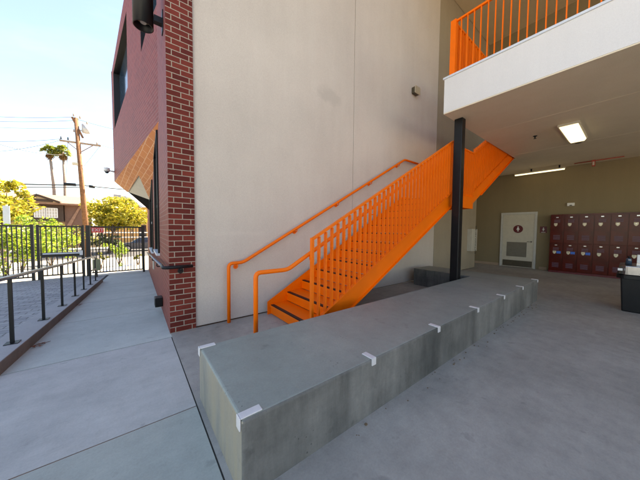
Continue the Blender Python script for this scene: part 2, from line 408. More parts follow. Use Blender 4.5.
# left facade: lower plane with two windows
def fx(y): return WX(y)
wins = [(5.55, 6.75, .92, 2.95, 3.35), (8.4, 10.4, .72, 2.2, 2.45)]
YE = 14.5
def fpt(y, z, dx=0): return (fx(y)+dx, y, z)
m = MB()
def fq(y0, y1, za, zb, zc, zd, mm=None, dx=0):    # quad y0..y1, lower za(y0) zb(y1), upper zd(y0) zc(y1)
    (mm or m).add([fpt(y0, za, dx), fpt(y0, zd, dx), fpt(y1, zc, dx), fpt(y1, zb, dx)], [(0,1,2,3)])
YF = 5.35
fq(YP, YF, -1.2, -1.2, HT, HT)                                   # flat strip, full height
lim = lambda y: 3.35+(y-YF)*(2.12-3.35)/(11.6-YF)                # soffit line on the lower wall
segs = [YF, 5.65, 6.85, 8.3, 10.3, 11.6]
fq(5.35, 5.65, -1.2, -1.2, lim(5.65), lim(5.35))
fq(5.65, 6.85, -1.2, -1.2, .93, .93)                             # below window 1
fq(6.85, 8.3, -1.2, -1.2, lim(8.3), lim(6.85))
fq(8.3, 10.3, -1.2, -1.2, .75, .75)
fq(10.3, 11.6, -1.2, -1.2, lim(11.6), lim(10.3))
fq(11.6, YE, -1.2, -1.2, HT, HT)
m.build('brick_wall', M['brick_side'], bld); m = MB()
m.add([(WX(YP), YP, -.3), (.706, YP, -.3), (.706, YP, HT), (WX(YP), YP, HT)], [(0,1,2,3)])
m.add([(.706, YP, -.3), (.706, YW+.1, -.3), (.706, YW+.1, HT), (.706, YP, HT)], [(0,1,2,3)])
m.build('brick_pier', M['brick'], bld); m = MB()
m.add([fpt(YE, -1.2), (10.6, YE, -1.2), (10.6, YE, HT), fpt(YE, HT)], [(3,2,1,0)])
m.build('end_wall', M['brick'], bld)
# upper plane that folds outward
A = V((fx(YF), YF, 3.35)); B = V((-.44, 11.2, 3.03)); T = V((-.45, 11.2, 6.75))
A2 = V((fx(YF), YF, HT)); T2 = V((-.06, 8.55, 7.9))
up = lambda y, z: V((A.x+(B.x-A.x)*(y-YF)/(11.2-YF), y, z))
def onup(y, z, d=0):
    q = up(y, z); return (q.x+d, q.y, q.z)
# outline of the folded plane with two slanted window openings
from mathutils.geometry import tessellate_polygon
def onfold(px, py):
    d = Fv + Rv*((px-320)/FPX) + Dv*((py-240)/FPX); k = (B.x-A.x)/(11.2-YF)
    t = (A.x-YF*k)/(d.x-k*d.y); q = CAM+d*t; return (q.y, q.z)
YC = 11.2
tl = onfold(123.7, 0); sl_ = (tl[1]-6.75)/(tl[0]-YC)
outer = [(YF, 3.35), (YC, 3.03), (YC, 6.75), ((HT-6.75)/sl_+YC, HT), (YF, HT)]
h1 = [onfold(126.3, 11), onfold(127.6, 87), onfold(114.6, 129), onfold(113.2, 73)]
h2 = [onfold(141, 52), onfold(139.8, 4), onfold(150, -30), onfold(157.5, 2), onfold(146, 31)]
loops = [outer, h1, h2]; flat = [q for l in loops for q in l]
tris = tessellate_polygon([[V((q[0], q[1], 0)) for q in l] for l in loops])
m = MB(); m.add([onup(*q) for q in flat], [tuple(t) for t in tris])
m.add([B, V((.0, 11.6, 2.75)), V((fx(12.6), 12.6, 3.0)), V((fx(12.6), 12.6, HT-1)), T], [(4,3,2,1,0)])
m.build('folded_brick_wall', M['brick_side'], bld)
o4 = outer[3]
MB().add([onup(*outer[2]), onup(*o4), (3.5, o4[0], HT), (3.5, 12.6, 8)], [(0,1,2,3)]).build('sloped_parapet', M['brick'], bld)
for h in (h1, h2):
    n_ = len(h)
    w_ = MB().add([onup(*q, .16) for q in h], [tuple(range(n_))]).build('window', M['glass_blue'], bld)
    r_ = MB()
    for k in range(n_):
        a_, b_ = h[k], h[(k+1) % n_]; r_.add([onup(*a_), onup(*b_), onup(*b_, .17), onup(*a_, .17)], [(0,1,2,3)])
    r_.build('frame', M['black'], w_)
# brick soffit under the fold, with the notched entry recess
Cc = V((fx(11.6)-.0, 11.6, 2.12))
nS = (B-A).cross(Cc-A).normalized()
def onsoff(px, py):
    d = Fv + Rv*((px-320)/FPX) + Dv*((py-240)/FPX); return CAM+d*((A-CAM).dot(nS)/d.dot(nS))
N1 = B.lerp(Cc, .36); N2 = onsoff(138.8, 175.5); N3 = A.lerp(Cc, .80)
m = MB(); m.add([A, B, N1, N2], [(0,1,2,3)]); m.add([A, N2, N3], [(0,1,2)]); m.build('brick_soffit', M['soffit_brick'], bld)
dn = V((0, 0, .03)); N4 = N3+V((0, 0, .12))
MB().add([N1+dn, N2+dn, N3+dn], [(0,1,2)]).build('entry_ceiling', M['offwhite'], bld)
MB().add([N1+dn, N3+dn, Cc], [(0,1,2)]).build('entry_fascia', M['flatblack'], bld)
MB().add([N1, N2, N2+dn, N1+dn], [(0,1,2,3)]).add([N2, N3, N3+dn, N2+dn], [(0,1,2,3)]).build('recess_reveal', M['brick'], bld)
# the lower windows
def win(y0, y1, z0, z1a, z1b, nm):
    g = MB(); g.add([fpt(y0, z0, .12), fpt(y1, z0, .12), fpt(y1, z1b, .12), fpt(y0, z1a, .12)], [(3,2,1,0)])
    w_ = g.build('window', M['glass'], bld)
    f = MB()
    f.bar(fpt(y0+.03, z0, .05), fpt(y0+.03, z1a, .05), .16, .06, (0,1,0)); f.bar(fpt(y1-.03, z0, .05), fpt(y1-.03, z1b, .05), .16, .06, (0,1,0))
    ym = (y0+y1)/2; zm = z0+(z1a-z0)*.42
    f.bar(fpt(ym, z0, .08), fpt(ym, (z1a+z1b)/2, .08), .06, .05, (0,1,0)); f.bar(fpt(y0, z1a-.03, .05), fpt(y1, z1b-.03, .05), .16, .06)
    f.build('frame', M['black'], w_)
    MB().bar(fpt(y0, zm, .06), fpt(y1, zm, .06), .08, .07).build('mullion', M['capmetal'], w_)
    MB().bar(fpt(y0-.03, z0-.02, -.01), fpt(y1+.03, z0-.02, -.01), .1, .045).build('sill', M['capmetal'], w_)
    r = MB(); t = .16
    for ya, za, yb, zb in ((y0, z0, y0, z1a), (y1, z0, y1, z1b), (y0, z1a, y1, z1b)):
        r.add([fpt(ya, za), fpt(yb, zb), fpt(yb, zb, t), fpt(ya, za, t)], [(0,1,2,3)])
    r.build('reveal', M['brick'], w_)
win(5.65, 6.85, .93, lim(5.65), lim(6.85), 'a'); win(8.3, 10.3, .75, lim(8.3), lim(10.3), 'b')

# roof over everything behind the stucco wall (closes the volume)
MB().box((.75, YW+.3, HT-.1), (10.6, YE-.01, HT-.02)).build('roof', M['grey_roof'], bld)
MB().box((10.601, YW, ZS_+.7), (11.55, YW+.3, HT)).build('stucco_wall', M['stucco_brown'], bld)
MB().box((10.58, YW+.31, 4.6), (10.62, YE-.02, HT-.1)).build('side_wall', M['stucco'], bld)
# stain and hairline crack are paint-thin repairs of the stucco
def blob(cx, cz, rx, rz_, n=16, y=YW-.0025, seed=1):
    rr = random.Random(seed); return [(cx+cos(2*pi*i/n)*rx*rr.uniform(.6, 1.15), y, cz+sin(2*pi*i/n)*rz_*rr.uniform(.6, 1.15)) for i in range(n)]

# ------------------------------------------------------------------ covered walkway: balcony slab, rear wall, upper storey
XF = 4.95; YB0 = 2.43; ZS = 3.73; ZF = 4.40
bal = thing('upper_walkway', (8, 0, ZS), 'white stucco balcony slab with tan underside spanning above the lockers', 'balcony')
XB = 12.2
# solid slab: L shape with stair opening (opening X 4.95..9.7, Y 2.43..3.82)
MB().box((XF+.2, -10, ZS+.02), (XB, YB0-.2, ZF)).box((9.75, YB0-.2, ZS+.02), (XB, 9, ZF)).build('slab', M['stucco_tan'], bal)
MB().box((XF+.002, -10, ZS), (XB, YB0-.002, ZS+.019)).box((9.75, YB0, ZS), (XB, 9, ZS+.019)).build('soffit', M['stucco_soffit'], bal)
MB().box((XF, -10, ZS+.0205), (XF+.199, YB0, ZF-.001)).build('fascia', M['stucco_white'], bal)
MB().box((XF+.2, YB0-.199, ZS+.0205), (9.75, YB0, ZF-.001)).build('fascia', M['stucco_white'], bal)
MB().box((XF-.02, -10, ZF), (XF+.22, YB0+.02, ZF+.035)).box((XF+.221, YB0-.2, ZF), (9.74, YB0+.02, ZF+.035)).build('cap_flashing', M['capmetal'], bal)
for yy in (1.25, -.35, -2.2):
    pass
for xx in (6.62, 9.2):
    MB().box((xx, -7, ZS-.003), (xx+.012, YB0-.01, ZS-.0005)).build('control_joint', M['stucco_soffit'], bal)
rw = thing('rear_wall', (XB, 0, 0), 'olive painted wall behind the lockers and restroom door', 'wall')
MB().box((XB, -9, 0), (XB+.25, 9, ZS)).build('wall', M['olive'], rw)
MB().box((XB-.012, 3.47, .0), (XB-.0005, 9, .1)).box((XB-.012, 1.98, .0), (XB-.0005, 2.2, .1)).build('skirting', M['stucco_tan'], rw)
uw = thing('upper_wall', (11.3, 0, ZF), 'olive upper storey wall behind the balcony railing', 'wall')
MB().box((11.3, -9, ZF), (11.5, 9, 8.74)).build('wall', M['olive'], uw)
ur = thing('upper_roof', (8, 0, 8.74), 'tan roof ceiling high above the balcony', 'roof')
MB().box((5.6, -7, 8.74), (12.4, YW-.01, 9.0)).build('ceiling', M['upper_ceiling'], ur)

# balcony guard
def guard_pickets(pts, mat, parent, wx, wy, h):
    first = None
    for p in pts:
        if first is None:
            first = MB().box((p[0]-wx/2, p[1]-wy/2, p[2]), (p[0]+wx/2, p[1]+wy/2, p[2]+h)).build('picket', mat, parent); f0 = p
        else: share(first, parent, (p[0]-f0[0], p[1]-f0[1], p[2]-f0[2]))
bg_ = thing('balcony_railing', (5.1, 2.3, ZF), 'orange picket railing running along the white balcony edge', 'railing')
gx, gy, z0, z1 = 5.08, 2.33, ZF+.035, 5.50
MB().box((gx-.05, gy-.05, z0), (gx+.05, gy+.05, z1+.02)).build('corner_post', M['orange'], bg_)
MB().box((gx-.02, -4.2, z1-.02), (gx+.02, gy-.051, z1+.015)).build('top_rail', M['orange'], bg_)
MB().box((gx+.051, gy-.02, z1-.02), (9.6, gy+.02, z1+.015)).build('top_rail', M['orange'], bg_)
guard_pickets([(gx, gy-.13-.112*i, z0) for i in range(50)], M['orange'], bg_, .03, .014, z1-.02-z0)
guard_pickets([(gx+.14+.112*i, gy, z0) for i in range(40)], M['orange'], bg_, .016, .06, z1-.02-z0)

# steel column
colm = thing('steel_column', (5.42, 2.31, 0), 'square black steel column standing behind the long concrete bench', 'column')
MB().box((5.345, 2.235, .012), (5.50, 2.395, ZS)).build('shaft', M['black'], colm, bevel=.012)
MB().box((5.27, 2.205, 0), (5.58, 2.46, .0119)).build('base_plate', M['black'], colm)

# ------------------------------------------------------------------ staircase
RISE, RUN, X0 = .17, .3085, 1.83
SLP = RISE/RUN
YO, YI = 2.52, 3.70
st = thing('staircase', (3.6, 3.1, 0), 'bright orange steel staircase with picket guard climbing along the stucco wall', 'staircase')
def stringer(xa, za, n, y, t, ext0=.0, ext1=.0, foot=False):
    # nosing line z = za + SLP*(x-xa)+RISE
    u, l = RISE+.075, RISE-.245
    xs, xe = xa-.06-ext0, xa+n*RUN+ext1
    f = lambda x, k: za+SLP*(x-xa)+k
    if foot: poly = [(xs, y, 0), (xs+.02+(0-f(xs, l))/SLP, y, 0), (xe, y, f(xe, l)), (xe, y, f(xe, u)), (xs, y, f(xs, u))]
    else: poly = [(xs, y, f(xs, l)), (xe, y, f(xe, l)), (xe, y, f(xe, u)), (xs, y, f(xs, u))]
    m = MB().prism(poly, (0, t, 0))
    return m
N1_, LZ = 13, 13*RISE
XL0 = X0+12*RUN; XL1 = 6.72
ST1 = dict(u=0)
a = stringer(X0, 0, 12, YO-.04, .012, foot=True)
# channel flanges
def flange(m, xa, za, n, y, k, w=.05):
    xs, xe = xa-.055, xa+n*RUN; f = lambda x: za+SLP*(x-xa)+k
    m.bar((xs+ (0 if k > 0 else .42), y, f(xs+(0 if k > 0 else .42))), (xe, y, f(xe)), w, .012)
flange(a, X0, 0, 12, YO-.052, RISE+.068); flange(a, X0, 0, 12, YO-.052, RISE-.238)
a.build('stringer', M['orange'], st)
a = stringer(X0, 0, 12, YI-.0, .012, foot=True); a.build('stringer', M['orange'], st)
for y, t in ((YO-.04, .012), (YI, .012)):
    m = MB()
    m.box((XL0+.001, y, LZ-.245), (XL1-.06, y+t, LZ+.075)); m.build('landing_beam', M['orange'], st)
    b2 = stringer(XL1, LZ, 13, y, t)
    if y < 3: flange(b2, XL1, LZ, 13, YO-.052, RISE+.068); flange(b2, XL1, LZ, 13, YO-.052, RISE-.238)
    b2.build('stringer', M['orange'], st)
MB().box((XL0+.012, YO-.027, LZ-.05), (XL1+.0, YI-.001, LZ)).build('landing', M['orange'], st)
MB().box((XL0+.02, YO, LZ-.24), (XL0+.06, YI-.002, LZ-.051)).box((XL1-.1, YO, LZ-.24), (XL1-.06, YI-.002, LZ-.051)).build('landing_joist', M['orange'], st)
tr = nos = ris = None
def steps(xa, za, n, toland):
    global tr, nos, ris
    for i in range(n):
        x, z = xa+i*RUN, za+i*RISE
        if ris is None:
            ris = MB().box((X0, YO-.027, .01), (X0+.008, YI-.001, RISE-.0505)).build('riser', M['orange'], st)
            tr = MB().box((X0-.02, YO-.027, RISE-.05), (X0+RUN+.006, YI-.001, RISE)).build('tread', M['orange'], st)
            nos = MB().box((X0-.0215, YO+.02, RISE-.012), (X0+.03, YI-.05, RISE+.003)).build('nosing_strip', M['black'], tr)
        else:
            d = (x-X0, 0, z)
            share(ris, st, d)
            if i < n-1 or not toland:
                t = share(tr, st, d); c = nos.copy(); COL.objects.link(c); c.parent = t
            else:
                c = MB().box((x-.0215, YO+.02, z+RISE-.012), (x+.03, YI-.05, z+RISE+.003)).build('nosing_strip', M['black'], st)
steps(X0, 0, 13, True); steps(XL1, LZ, 13, True)
# guard
GH = 1.135
gd = MB().bar((X0-.02, YO-.034, RISE+GH), (XL0-.02, YO-.034, LZ+GH), .045, .03).build('guard_rail', M['orange'], st)
MB().bar((XL0-.02, YO-.034, LZ+GH), (XL0+.14, YO-.034, LZ+GH-.085+.04), .045, .03).bar((XL0+.14, YO-.034, LZ+GH-.045), (XL1-.1, YO-.034, LZ+GH-.045), .045, .03)\
    .bar((XL1-.1, YO-.034, LZ+GH-.045), (XL1+2.9, YO-.034, LZ+GH-.045+SLP*3.0), .045, .03).build('guard_rail', M['orange'], st)
MB().box((X0-.05, YO-.056, .0), (X0-.015, YO-.012, RISE+GH+.012)).build('newel_post', M['orange'], st)
PU = RISE+.07
xs = [X0+.075+.1085*i for i in range(34)]
p0 = None
for x in xs:
    z = SLP*(x-X0)+PU
    if p0 is None: p0 = MB().box((x-.009, YO-.059, z), (x+.009, YO-.009, z+GH-.085)).build('picket', M['orange'], st); px0, pz0 = x, z
    else: share(p0, st, (x-px0, 0, z-pz0))
x = XL0+.06
while x < XL1-.05:
    share(p0, st, (x-px0, 0, LZ+.03-pz0)); x += .1085
while x < XL1+2.6:
    share(p0, st, (x-px0, 0, LZ+SLP*(x-XL1)+PU-pz0-.05)); x += .1085
# inner handrail on the guard
def rounded(pts, r=.09, n=5):
    pts = [V(p) for p in pts]; out = [pts[0]]
    for i in range(1, len(pts)-1):
        a = (pts[i-1]-pts[i]).normalized(); b = (pts[i+1]-pts[i]).normalized(); p1 = pts[i]+a*r; p2 = pts[i]+b*r
        for k in range(n+1):
            t = k/n; out.append(p1*(1-t)**2+pts[i]*2*t*(1-t)+p2*t*t)
    return out+[pts[-1]]
YH = YO+.06
MB().tube(rounded([(1.09, YH, 0), (1.09, YH, .93), (1.5, YH, .93), (XL0-.1, YH, .93+SLP*(XL0-.1-1.5)), (XL0+.3, YH, .93+SLP*(XL0-.1-1.5)), (XL1, YH, .93+SLP*(XL0-.1-1.5)), (XL1+2, YH, .93+SLP*(XL0-.1-1.5)+SLP*2)], .06), .026, 12).build('handrail', M['orange'], st)
m = MB()
for xx in (1.83, 3.0, 4.3, 5.3):
    z = .93+SLP*(xx-1.5); m.tube(rounded([(xx, YH, z-.01), (xx, YH, z-.09), (xx, YO-.03, z-.09)], .03), .009, 8)
m.build('handrail_bracket', M['orange'], st)
# wall handrail
hr = thing('wall_handrail', (3.5, 3.72, 0), 'orange pipe handrail on brackets along the stucco wall', 'handrail')
YK = 3.72; XK = XL0+.08
zt = .9+SLP*(XK-1.36)
MB().tube(rounded([(1.145, YK, 0), (1.145, YK, .9), (1.36, YK, .9), (XK, YK, zt), (XK+.62, YK, zt)], .07), .026, 12).build('rail', M['orange'], hr)
MB().tube(rounded([(6.45, YK, zt-.02), (6.75, YK, zt-.02), (9.0, YK, zt-.02+SLP*2.25)], .07), .026, 12).build('rail', M['orange'], hr)
for xx, zz in [(1.28, .9)]+[(q, .9+SLP*(q-1.36)) for q in (2.35, 3.35, 4.35, 5.4)]+[(7.0, zt-.02+.14)]:
    b_ = MB().disc((xx, YW-.001, zz-.07), (0, -1, 0), .036, .012, 14)
    b_.tube(rounded([(xx, YW-.01, zz-.07), (xx, YK, zz-.07), (xx, YK, zz-.01)], .03), .009, 8); b_.build('bracket', M['orange'], hr)

# ------------------------------------------------------------------ concrete bench
be = thing('concrete_bench', (3.5, 1.7, 0), 'long low L-shaped cast concrete bench with weathered streaky sides', 'bench')
BX0, BX1, BY0, BY1, BZ = .43, 6.66, 1.2, 2.2, .43
m = MB()
P = [(BX0, BY0), (BX1, BY0), (BX1, 3.55), (5.88, 3.55), (5.88, BY1), (BX0, BY1)]
m.add([(x, y, 0) for x, y in P]+[(x, y, BZ) for x, y in P], [(6,7,8,9,10,11)]+[(i, (i+1) % 6, (i+1) % 6+6, i+6) for i in range(6)])
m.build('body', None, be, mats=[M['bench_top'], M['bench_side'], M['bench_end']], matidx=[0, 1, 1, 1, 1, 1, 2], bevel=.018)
for cx in (1.46, 2.48, 3.5, 4.52, 5.53, 6.6):
    y = BY0; t = .008
    MB().box((cx-.025, y-t, BZ-.05), (cx+.025, y-.0005, BZ+t)).box((cx-.025, y-.0004, BZ+.0005), (cx+.025, y+.1, BZ+t)).build('edge_clip', M['clip'], be, bevel=.004)
for cy in (BY0+.035, BY1-.03):
    t = .009
    MB().box((BX0-t, cy-.025, BZ-.06), (BX0-.0005, cy+.025, BZ+t)).box((BX0-.0004, cy-.025, BZ+.0005), (BX0+.12, cy+.025, BZ+t)).build('edge_clip', M['clip'], be, bevel=.004)

# ------------------------------------------------------------------ fixtures
def fixture_ceiling():
    t = thing('ceiling_light', (8.05, .95, ZS-.08), 'rectangular lit surface light on the balcony underside', 'ceiling light', 'fluorescent ceiling lights')
    x0, x1, y0, y1 = 7.35, 8.75, .80, 1.13
    MB().box((x0, y0, ZS-.05), (x1, y1, ZS-.001)).build('housing', M['offwhite'], t)
    MB().prism([(x0+.03, y0+.02, ZS-.0505), (x0+.03, y0+.05, ZS-.095), (x0+.03, y1-.05, ZS-.095), (x0+.03, y1-.02, ZS-.0505)], (x1-x0-.06, 0, 0)).build('lens', M['lamp'], t)
    t = thing('ceiling_light', (11.8, 2.25, ZS-.1), 'long thin lit strip light near the rear wall', 'ceiling light', 'fluorescent ceiling lights')
    x, y0, y1 = 11.72, 1.55, 2.95
    MB().box((x-.03, y0, ZS-.14), (x+.03, y1, ZS-.10)).build('housing', M['offwhite'], t)
    MB().tube([(x, y0+.02, ZS-.16), (x, y1-.02, ZS-.16)], .022, 10).build('tube', M['lamp'], t)
    for yy in (1.7, 2.45): MB().box((x-.02, yy-.02, ZS-.0995), (x+.02, yy+.02, ZS-.001)).build('hanger', M['black'], t)
fixture_ceiling()
def sprinkler(x, y, z, lab):
    t = thing('sprinkler_head', (x, y, z), lab, 'sprinkler')
    MB().disc((x, y, z-.001), (0, 0, -1), .04, .012, 16).build('collar', M['black'], t)
    m = MB(); m.tube([(x, y, z-.013), (x, y, z-.05)], .012, 8); m.disc((x, y, z-.062), (0, 0, -1), .03, .004, 12)
    m.bar((x-.018, y, z-.045), (x-.004, y, z-.064), .006, .006); m.bar((x+.018, y, z-.045), (x+.004, y, z-.064), .006, .006); m.build('head', M['black'], t)
sprinkler(7.75, 1.58, ZS, 'small dark sprinkler head left of the rectangular ceiling light')
sprinkler(8.6, .55+.0, 8.74, 'small dark sprinkler on the upper ceiling behind the railing')
t = thing('smoke_detector', (8.9, .9, ZS), 'round dark detector beside the rectangular ceiling light', 'detector')
MB().disc((9.0, .98, ZS-.001), (0, 0, -1), .1, .035, 20).build('base', M['offwhite'], t)
MB().disc((9.0, .98, ZS-.0362), (0, 0, -1), .06, .02, 20).build('cap', M['grille'], t)
t = thing('fire_alarm_strobe', (11.75, .91, ZS), 'small red alarm device hanging from the tan ceiling', 'alarm')
MB().box((11.7, .88, ZS-.2), (11.78, .95, ZS-.001)).build('body', M['redpipe'], t)
MB().box((11.685, .895, ZS-.17), (11.6995, .935, ZS-.06)).build('lens', M['offwhite'], t)
tp = MB().tube([(11.74, 1.35, ZS-.025), (11.74, .3, ZS-.025)], .014, 8).build('conduit', M['redpipe'])
tag(tp, 'thin red conduit run across the ceiling near the rear wall', 'conduit')
# wall occupancy light box
t = thing('wall_light', (6.1, 3.75, 5.1), 'small brass-grey light box high on the stucco wall', 'wall light')
MB().box((6.0, 3.72, 5.08), (6.22, 3.8195, 5.24)).build('housing', M['kick'], t, bevel=.01)
MB().box((5.985, 3.70, 5.065), (6.235, 3.7195, 5.255)).build('faceplate', M['lockplate'], t, bevel=.008)
# extinguisher cabinet
t = thing('extinguisher_cabinet', (10.1, 3.75, .7), 'white fire extinguisher cabinet with vertical dark lettering on the tan wall', 'cabinet')
MB().box((9.85, 3.66, .68), (10.33, 3.8195, 1.50)).build('body', M['offwhite'], t, bevel=.006)
MB().box((9.88, 3.652, .72), (10.30, 3.6595, 1.46)).build('door', M['offwhite'], t, bevel=.003)
text_mesh('lettering', 'EXTINGUISHER', .155, M['black'], t, (10.17, 3.649, 1.1), (0, 0, 1), (-1, 0, 0), .002)
# cylinder downlight on the brick
t = thing('cylinder_downlight', (.175, 4.15, 4.2), 'black cylinder downlight on a bracket at the top of the brick corner', 'wall light')
cx, cy, zb = .175, 4.12, 4.10
m = MB(); seg = 28
ring = lambda r, z: [(cx+cos(2*pi*k/seg)*r, cy+sin(2*pi*k/seg)*r, z) for k in range(seg)]
vs = ring(.115, zb+.75)+ring(.115, zb)+ring(.102, zb)+ring(.095, zb+.16)
m.add(vs, [(j*seg+k, j*seg+(k+1) % seg, (j+1)*seg+(k+1) % seg, (j+1)*seg+k) for j in range(3) for k in range(seg)], True)
m.add(ring(.115, zb+.75), [tuple(range(seg))]); m.build('housing', M['black'], t)
MB().disc((cx, cy, zb+.10), (0, 0, 1), .094, .01, 28).build('reflector', M['bulb'], t)
MB().tube([(cx, cy, zb+.05), (cx, cy, zb+.099)], .035, 14).build('lamp', M['offwhite'], t)
MB().box((cx+.116, cy-.04, zb+.12), (WX(cy)-.013, cy+.04, zb+.2)).build('arm', M['black'], t)
MB().box((WX(cy)-.013, cy-.06, zb+.02), (WX(cy)-.001, cy+.06, zb+.3)).build('wall_plate', M['black'], t)
# security camera at the tip of the fold
q = V((-.47, 11.15, 3.36))
t = thing('security_camera', q, 'small white dome camera on the tip of the brick overhang', 'camera')
MB().tube([q+V((.03, 0, .0)), q+V((-.12, -.02, .02))], .03, 10).build('arm', M['white'], t)
m = MB(); m.tube([q+V((-.16, -.02, .1)), q+V((-.16, -.02, -.02))], .085, 14); m.build('housing', M['white'], t)
m = MB(); m.tube([q+V((-.16, -.02, -.021)), q+V((-.16, -.02, -.06)), q+V((-.16, -.02, -.085))], .07, 12, .03); m.build('dome', M['glass'], t)
# black box low on the brick
t = thing('step_light', (.36, 5.15, .1), 'small black box light low on the brick wall', 'wall light')
MB().box((WX(5.2)-.12, 5.05, .04), (WX(5.2)-.004, 5.25, .20)).build('housing', M['black'], t, bevel=.01)
MB().box((WX(5.2)-.10, 5.07, .030), (WX(5.2)-.03, 5.23, .0395)).build('lens', M['offwhite'], t)
t = MB().box((WX(8.2)-.03, 8.1, .28), (WX(8.2)-.002, 8.3, .5)).build('outlet_box', M['offwhite'], bevel=.006); tag(t, 'pale electrical cover plate on the brick under the rail', 'outlet')

# rail on the brick face
t = thing('ramp_handrail', (.3, 6, 0), 'metal handrail fixed along the brick wall with a black bent end', 'handrail')
xo = -.075
pts = [(WX(12.4)+xo, 12.4, .9+rz(12.4)-.02), (WX(3.95)+xo, 3.95, .91)]
MB().tube(pts, .021, 12).build('rail', M['steel_rail'], t)
MB().tube(rounded([pts[1], (WX(3.7)+xo, 3.71, .905), (.66, 3.71, .905)], .07), .0215, 12).build('rail_return', M['black'], t)
m = MB().disc((.52, YP-.001, .84), (0, -1, 0), .036, .014, 14); m.tube(rounded([(.52, YP-.01, .84), (.52, 3.71, .84), (.52, 3.71, .9)], .03), .01, 8); m.build('bracket', M['black'], t)
for yy in (5.2, 7.2, 9.2, 11.2):
    z = .9+rz(yy)-.01; x = WX(yy)
    m = MB().disc((x-.001, yy, z-.07), (-1, 0, 0), .034, .012, 12); m.tube(rounded([(x-.01, yy, z-.07), (x+xo, yy, z-.07), (x+xo, yy, z-.01)], .03), .009, 8); m.build('bracket', M['black'], t)

# railing on the kerb
t = thing('kerb_railing', (-1.1, 7, 0), 'black post railing with grey top pipe on the concrete kerb', 'railing')
kp = lambda y: ke(y)-.105
py_ = [3.25+0, 4.32, 5.4, 6.43, 7.47, 8.42, 9.35, 10.25]
MB().tube([(kp(3.3), 3.3, rz(3.3)+.885+.0), (kp(3.65), 3.65, .885), (kp(10.3), 10.3, rz(10.3)+.885)], .024, 12).build('top_rail', M['steel_rail'], t)
for y in py_[1:]:
    z = rz(y)+.125
    p_ = MB().box((kp(y)-.015, y-.015, z+.008), (kp(y)+.015, y+.015, z+.745)).build('post', M['black'], t)
    MB().box((kp(y)-.055, y-.055, z+.001), (kp(y)+.055, y+.055, z+.009)).build('base_plate', M['black'], p_)
MB().bar((kp(9.37), 9.37, rz(9.4)+.5), (kp(10.23), 10.23, rz(10.2)+.5), .03, .03).build('mid_rail', M['black'], t)
# ------------------------------------------------------------------ gate and fence
YG = 13.4; zg = rz(YG)
def fence(name, x0, x1, label, posts, npk, zb, zt=1.48, cat='fence', grp=None):
    t = thing(name, ((x0+x1)/2, YG, zg), label, cat, grp)
    MB().box((x0, YG-.03, zt-.06), (x1, YG+.03, zt)).build('top_rail', M['bronze'], t)
    MB().box((x0, YG-.03, zb), (x1, YG+.03, zb+.05)).build('bottom_rail', M['bronze'], t)
    for px, w_ in posts: MB().box((px-w_/2, YG-.04, zg), (px+w_/2, YG+.04, zt+.03)).build('post', M['bronze'], t)
    first = None
    for i in range(npk):
        x = x0+(x1-x0)*(i+.5)/npk
        if first is None: first = MB().box((x-.015, YG-.015, zb+.05), (x+.015, YG+.015, zt-.06)).build('picket', M['bronze'], t); fx0 = x
        else: share(first, t, (x-fx0, 0, 0))
    return t
fence('metal_fence', -7.5, -2.83, 'bronze picket fence section left of the gate leaf', [(-2.86, .08), (-5.2, .08), (-7.5, .08)], 42, zg+.1)
g = fence('metal_gate', -2.72, -1.50, 'bronze picket gate leaf with a horizontal push bar', [(-2.72, .07), (-1.52, .06)], 9, zg+.12, cat='gate')
MB().box((-2.66, YG-.10, .36), (-1.56, YG-.04, .47)).build('push_bar', M['bronze'], g)
MB().box((-2.60, YG-.125, .405), (-1.62, YG-.1005, .455)).build('bar_face', M['capmetal'], g)
MB().box((-1.62, YG-.14, .34), (-1.53, YG-.101, .52)).build('lock_case', M['white'], g)
MB().box((-2.66, YG-.03, .30), (-1.56, YG+.03, .355)).build('mid_rail', M['bronze'], g)
fence('metal_fence', -1.30, .41, 'bronze picket fence section between gate and brick wall', [(-1.38, .13), (.41, .08)], 17, zg+.1)
t = thing('exit_sign', (-1.1, YG-.04, 1.3), 'small red EXIT sign on the fence', 'sign')
pl = MB().box((-1.27, YG-.052, 1.22), (-.90, YG-.035, 1.42)).build('plate', M['red'], t)
text_mesh('lettering', 'EXIT', .175, M['white'], t, (-1.085, YG-.054, 1.32), (1, 0, 0), (0, 0, 1), .003)
t = thing('lock_box', (-1.15, 12.9, rz(12.9)), 'greenish box on a short post by the gate', 'box')
MB().box((-1.21, 12.7, rz(12.7)+.25), (-.98, 12.8, rz(12.7)+.68)).build('box', M['greenbox'], t, bevel=.01)
MB().box((-1.12, 12.75, rz(12.75)-.02), (-1.07, 12.79, rz(12.75)+.249)).build('post', M['bronze'], t)

# ------------------------------------------------------------------ door, signs
t = thing('restroom_door', (XB, 2.88, 0), 'cream restroom door with round maroon sign, louvre and dark kick plate', 'door')
y0, y1, zt_ = 2.30, 3.44, 2.18
MB().box((XB-.06, y0, 0), (XB-.001, y0+.07, zt_)).box((XB-.06, y1-.07, 0), (XB-.001, y1, zt_)).box((XB-.06, y0+.071, zt_-.08), (XB-.001, y1-.071, zt_)).build('frame', M['frame'], t)
MB().box((XB-.035, y0+.073, .01), (XB-.002, y1-.073, zt_-.083)).build('leaf', M['door'], t)
MB().box((XB-.038, y0+.1, .03), (XB-.0355, y1-.1, .27)).build('kick_plate', M['kick'], t)
lv = MB().box((XB-.04, y0+.28, .42), (XB-.0355, y1-.22, 1.0))
for i in range(14): lv.box((XB-.05, y0+.3, .44+i*.039), (XB-.0402, y1-.24, .462+i*.039))
lv.build('louvre', M['grille'], t)
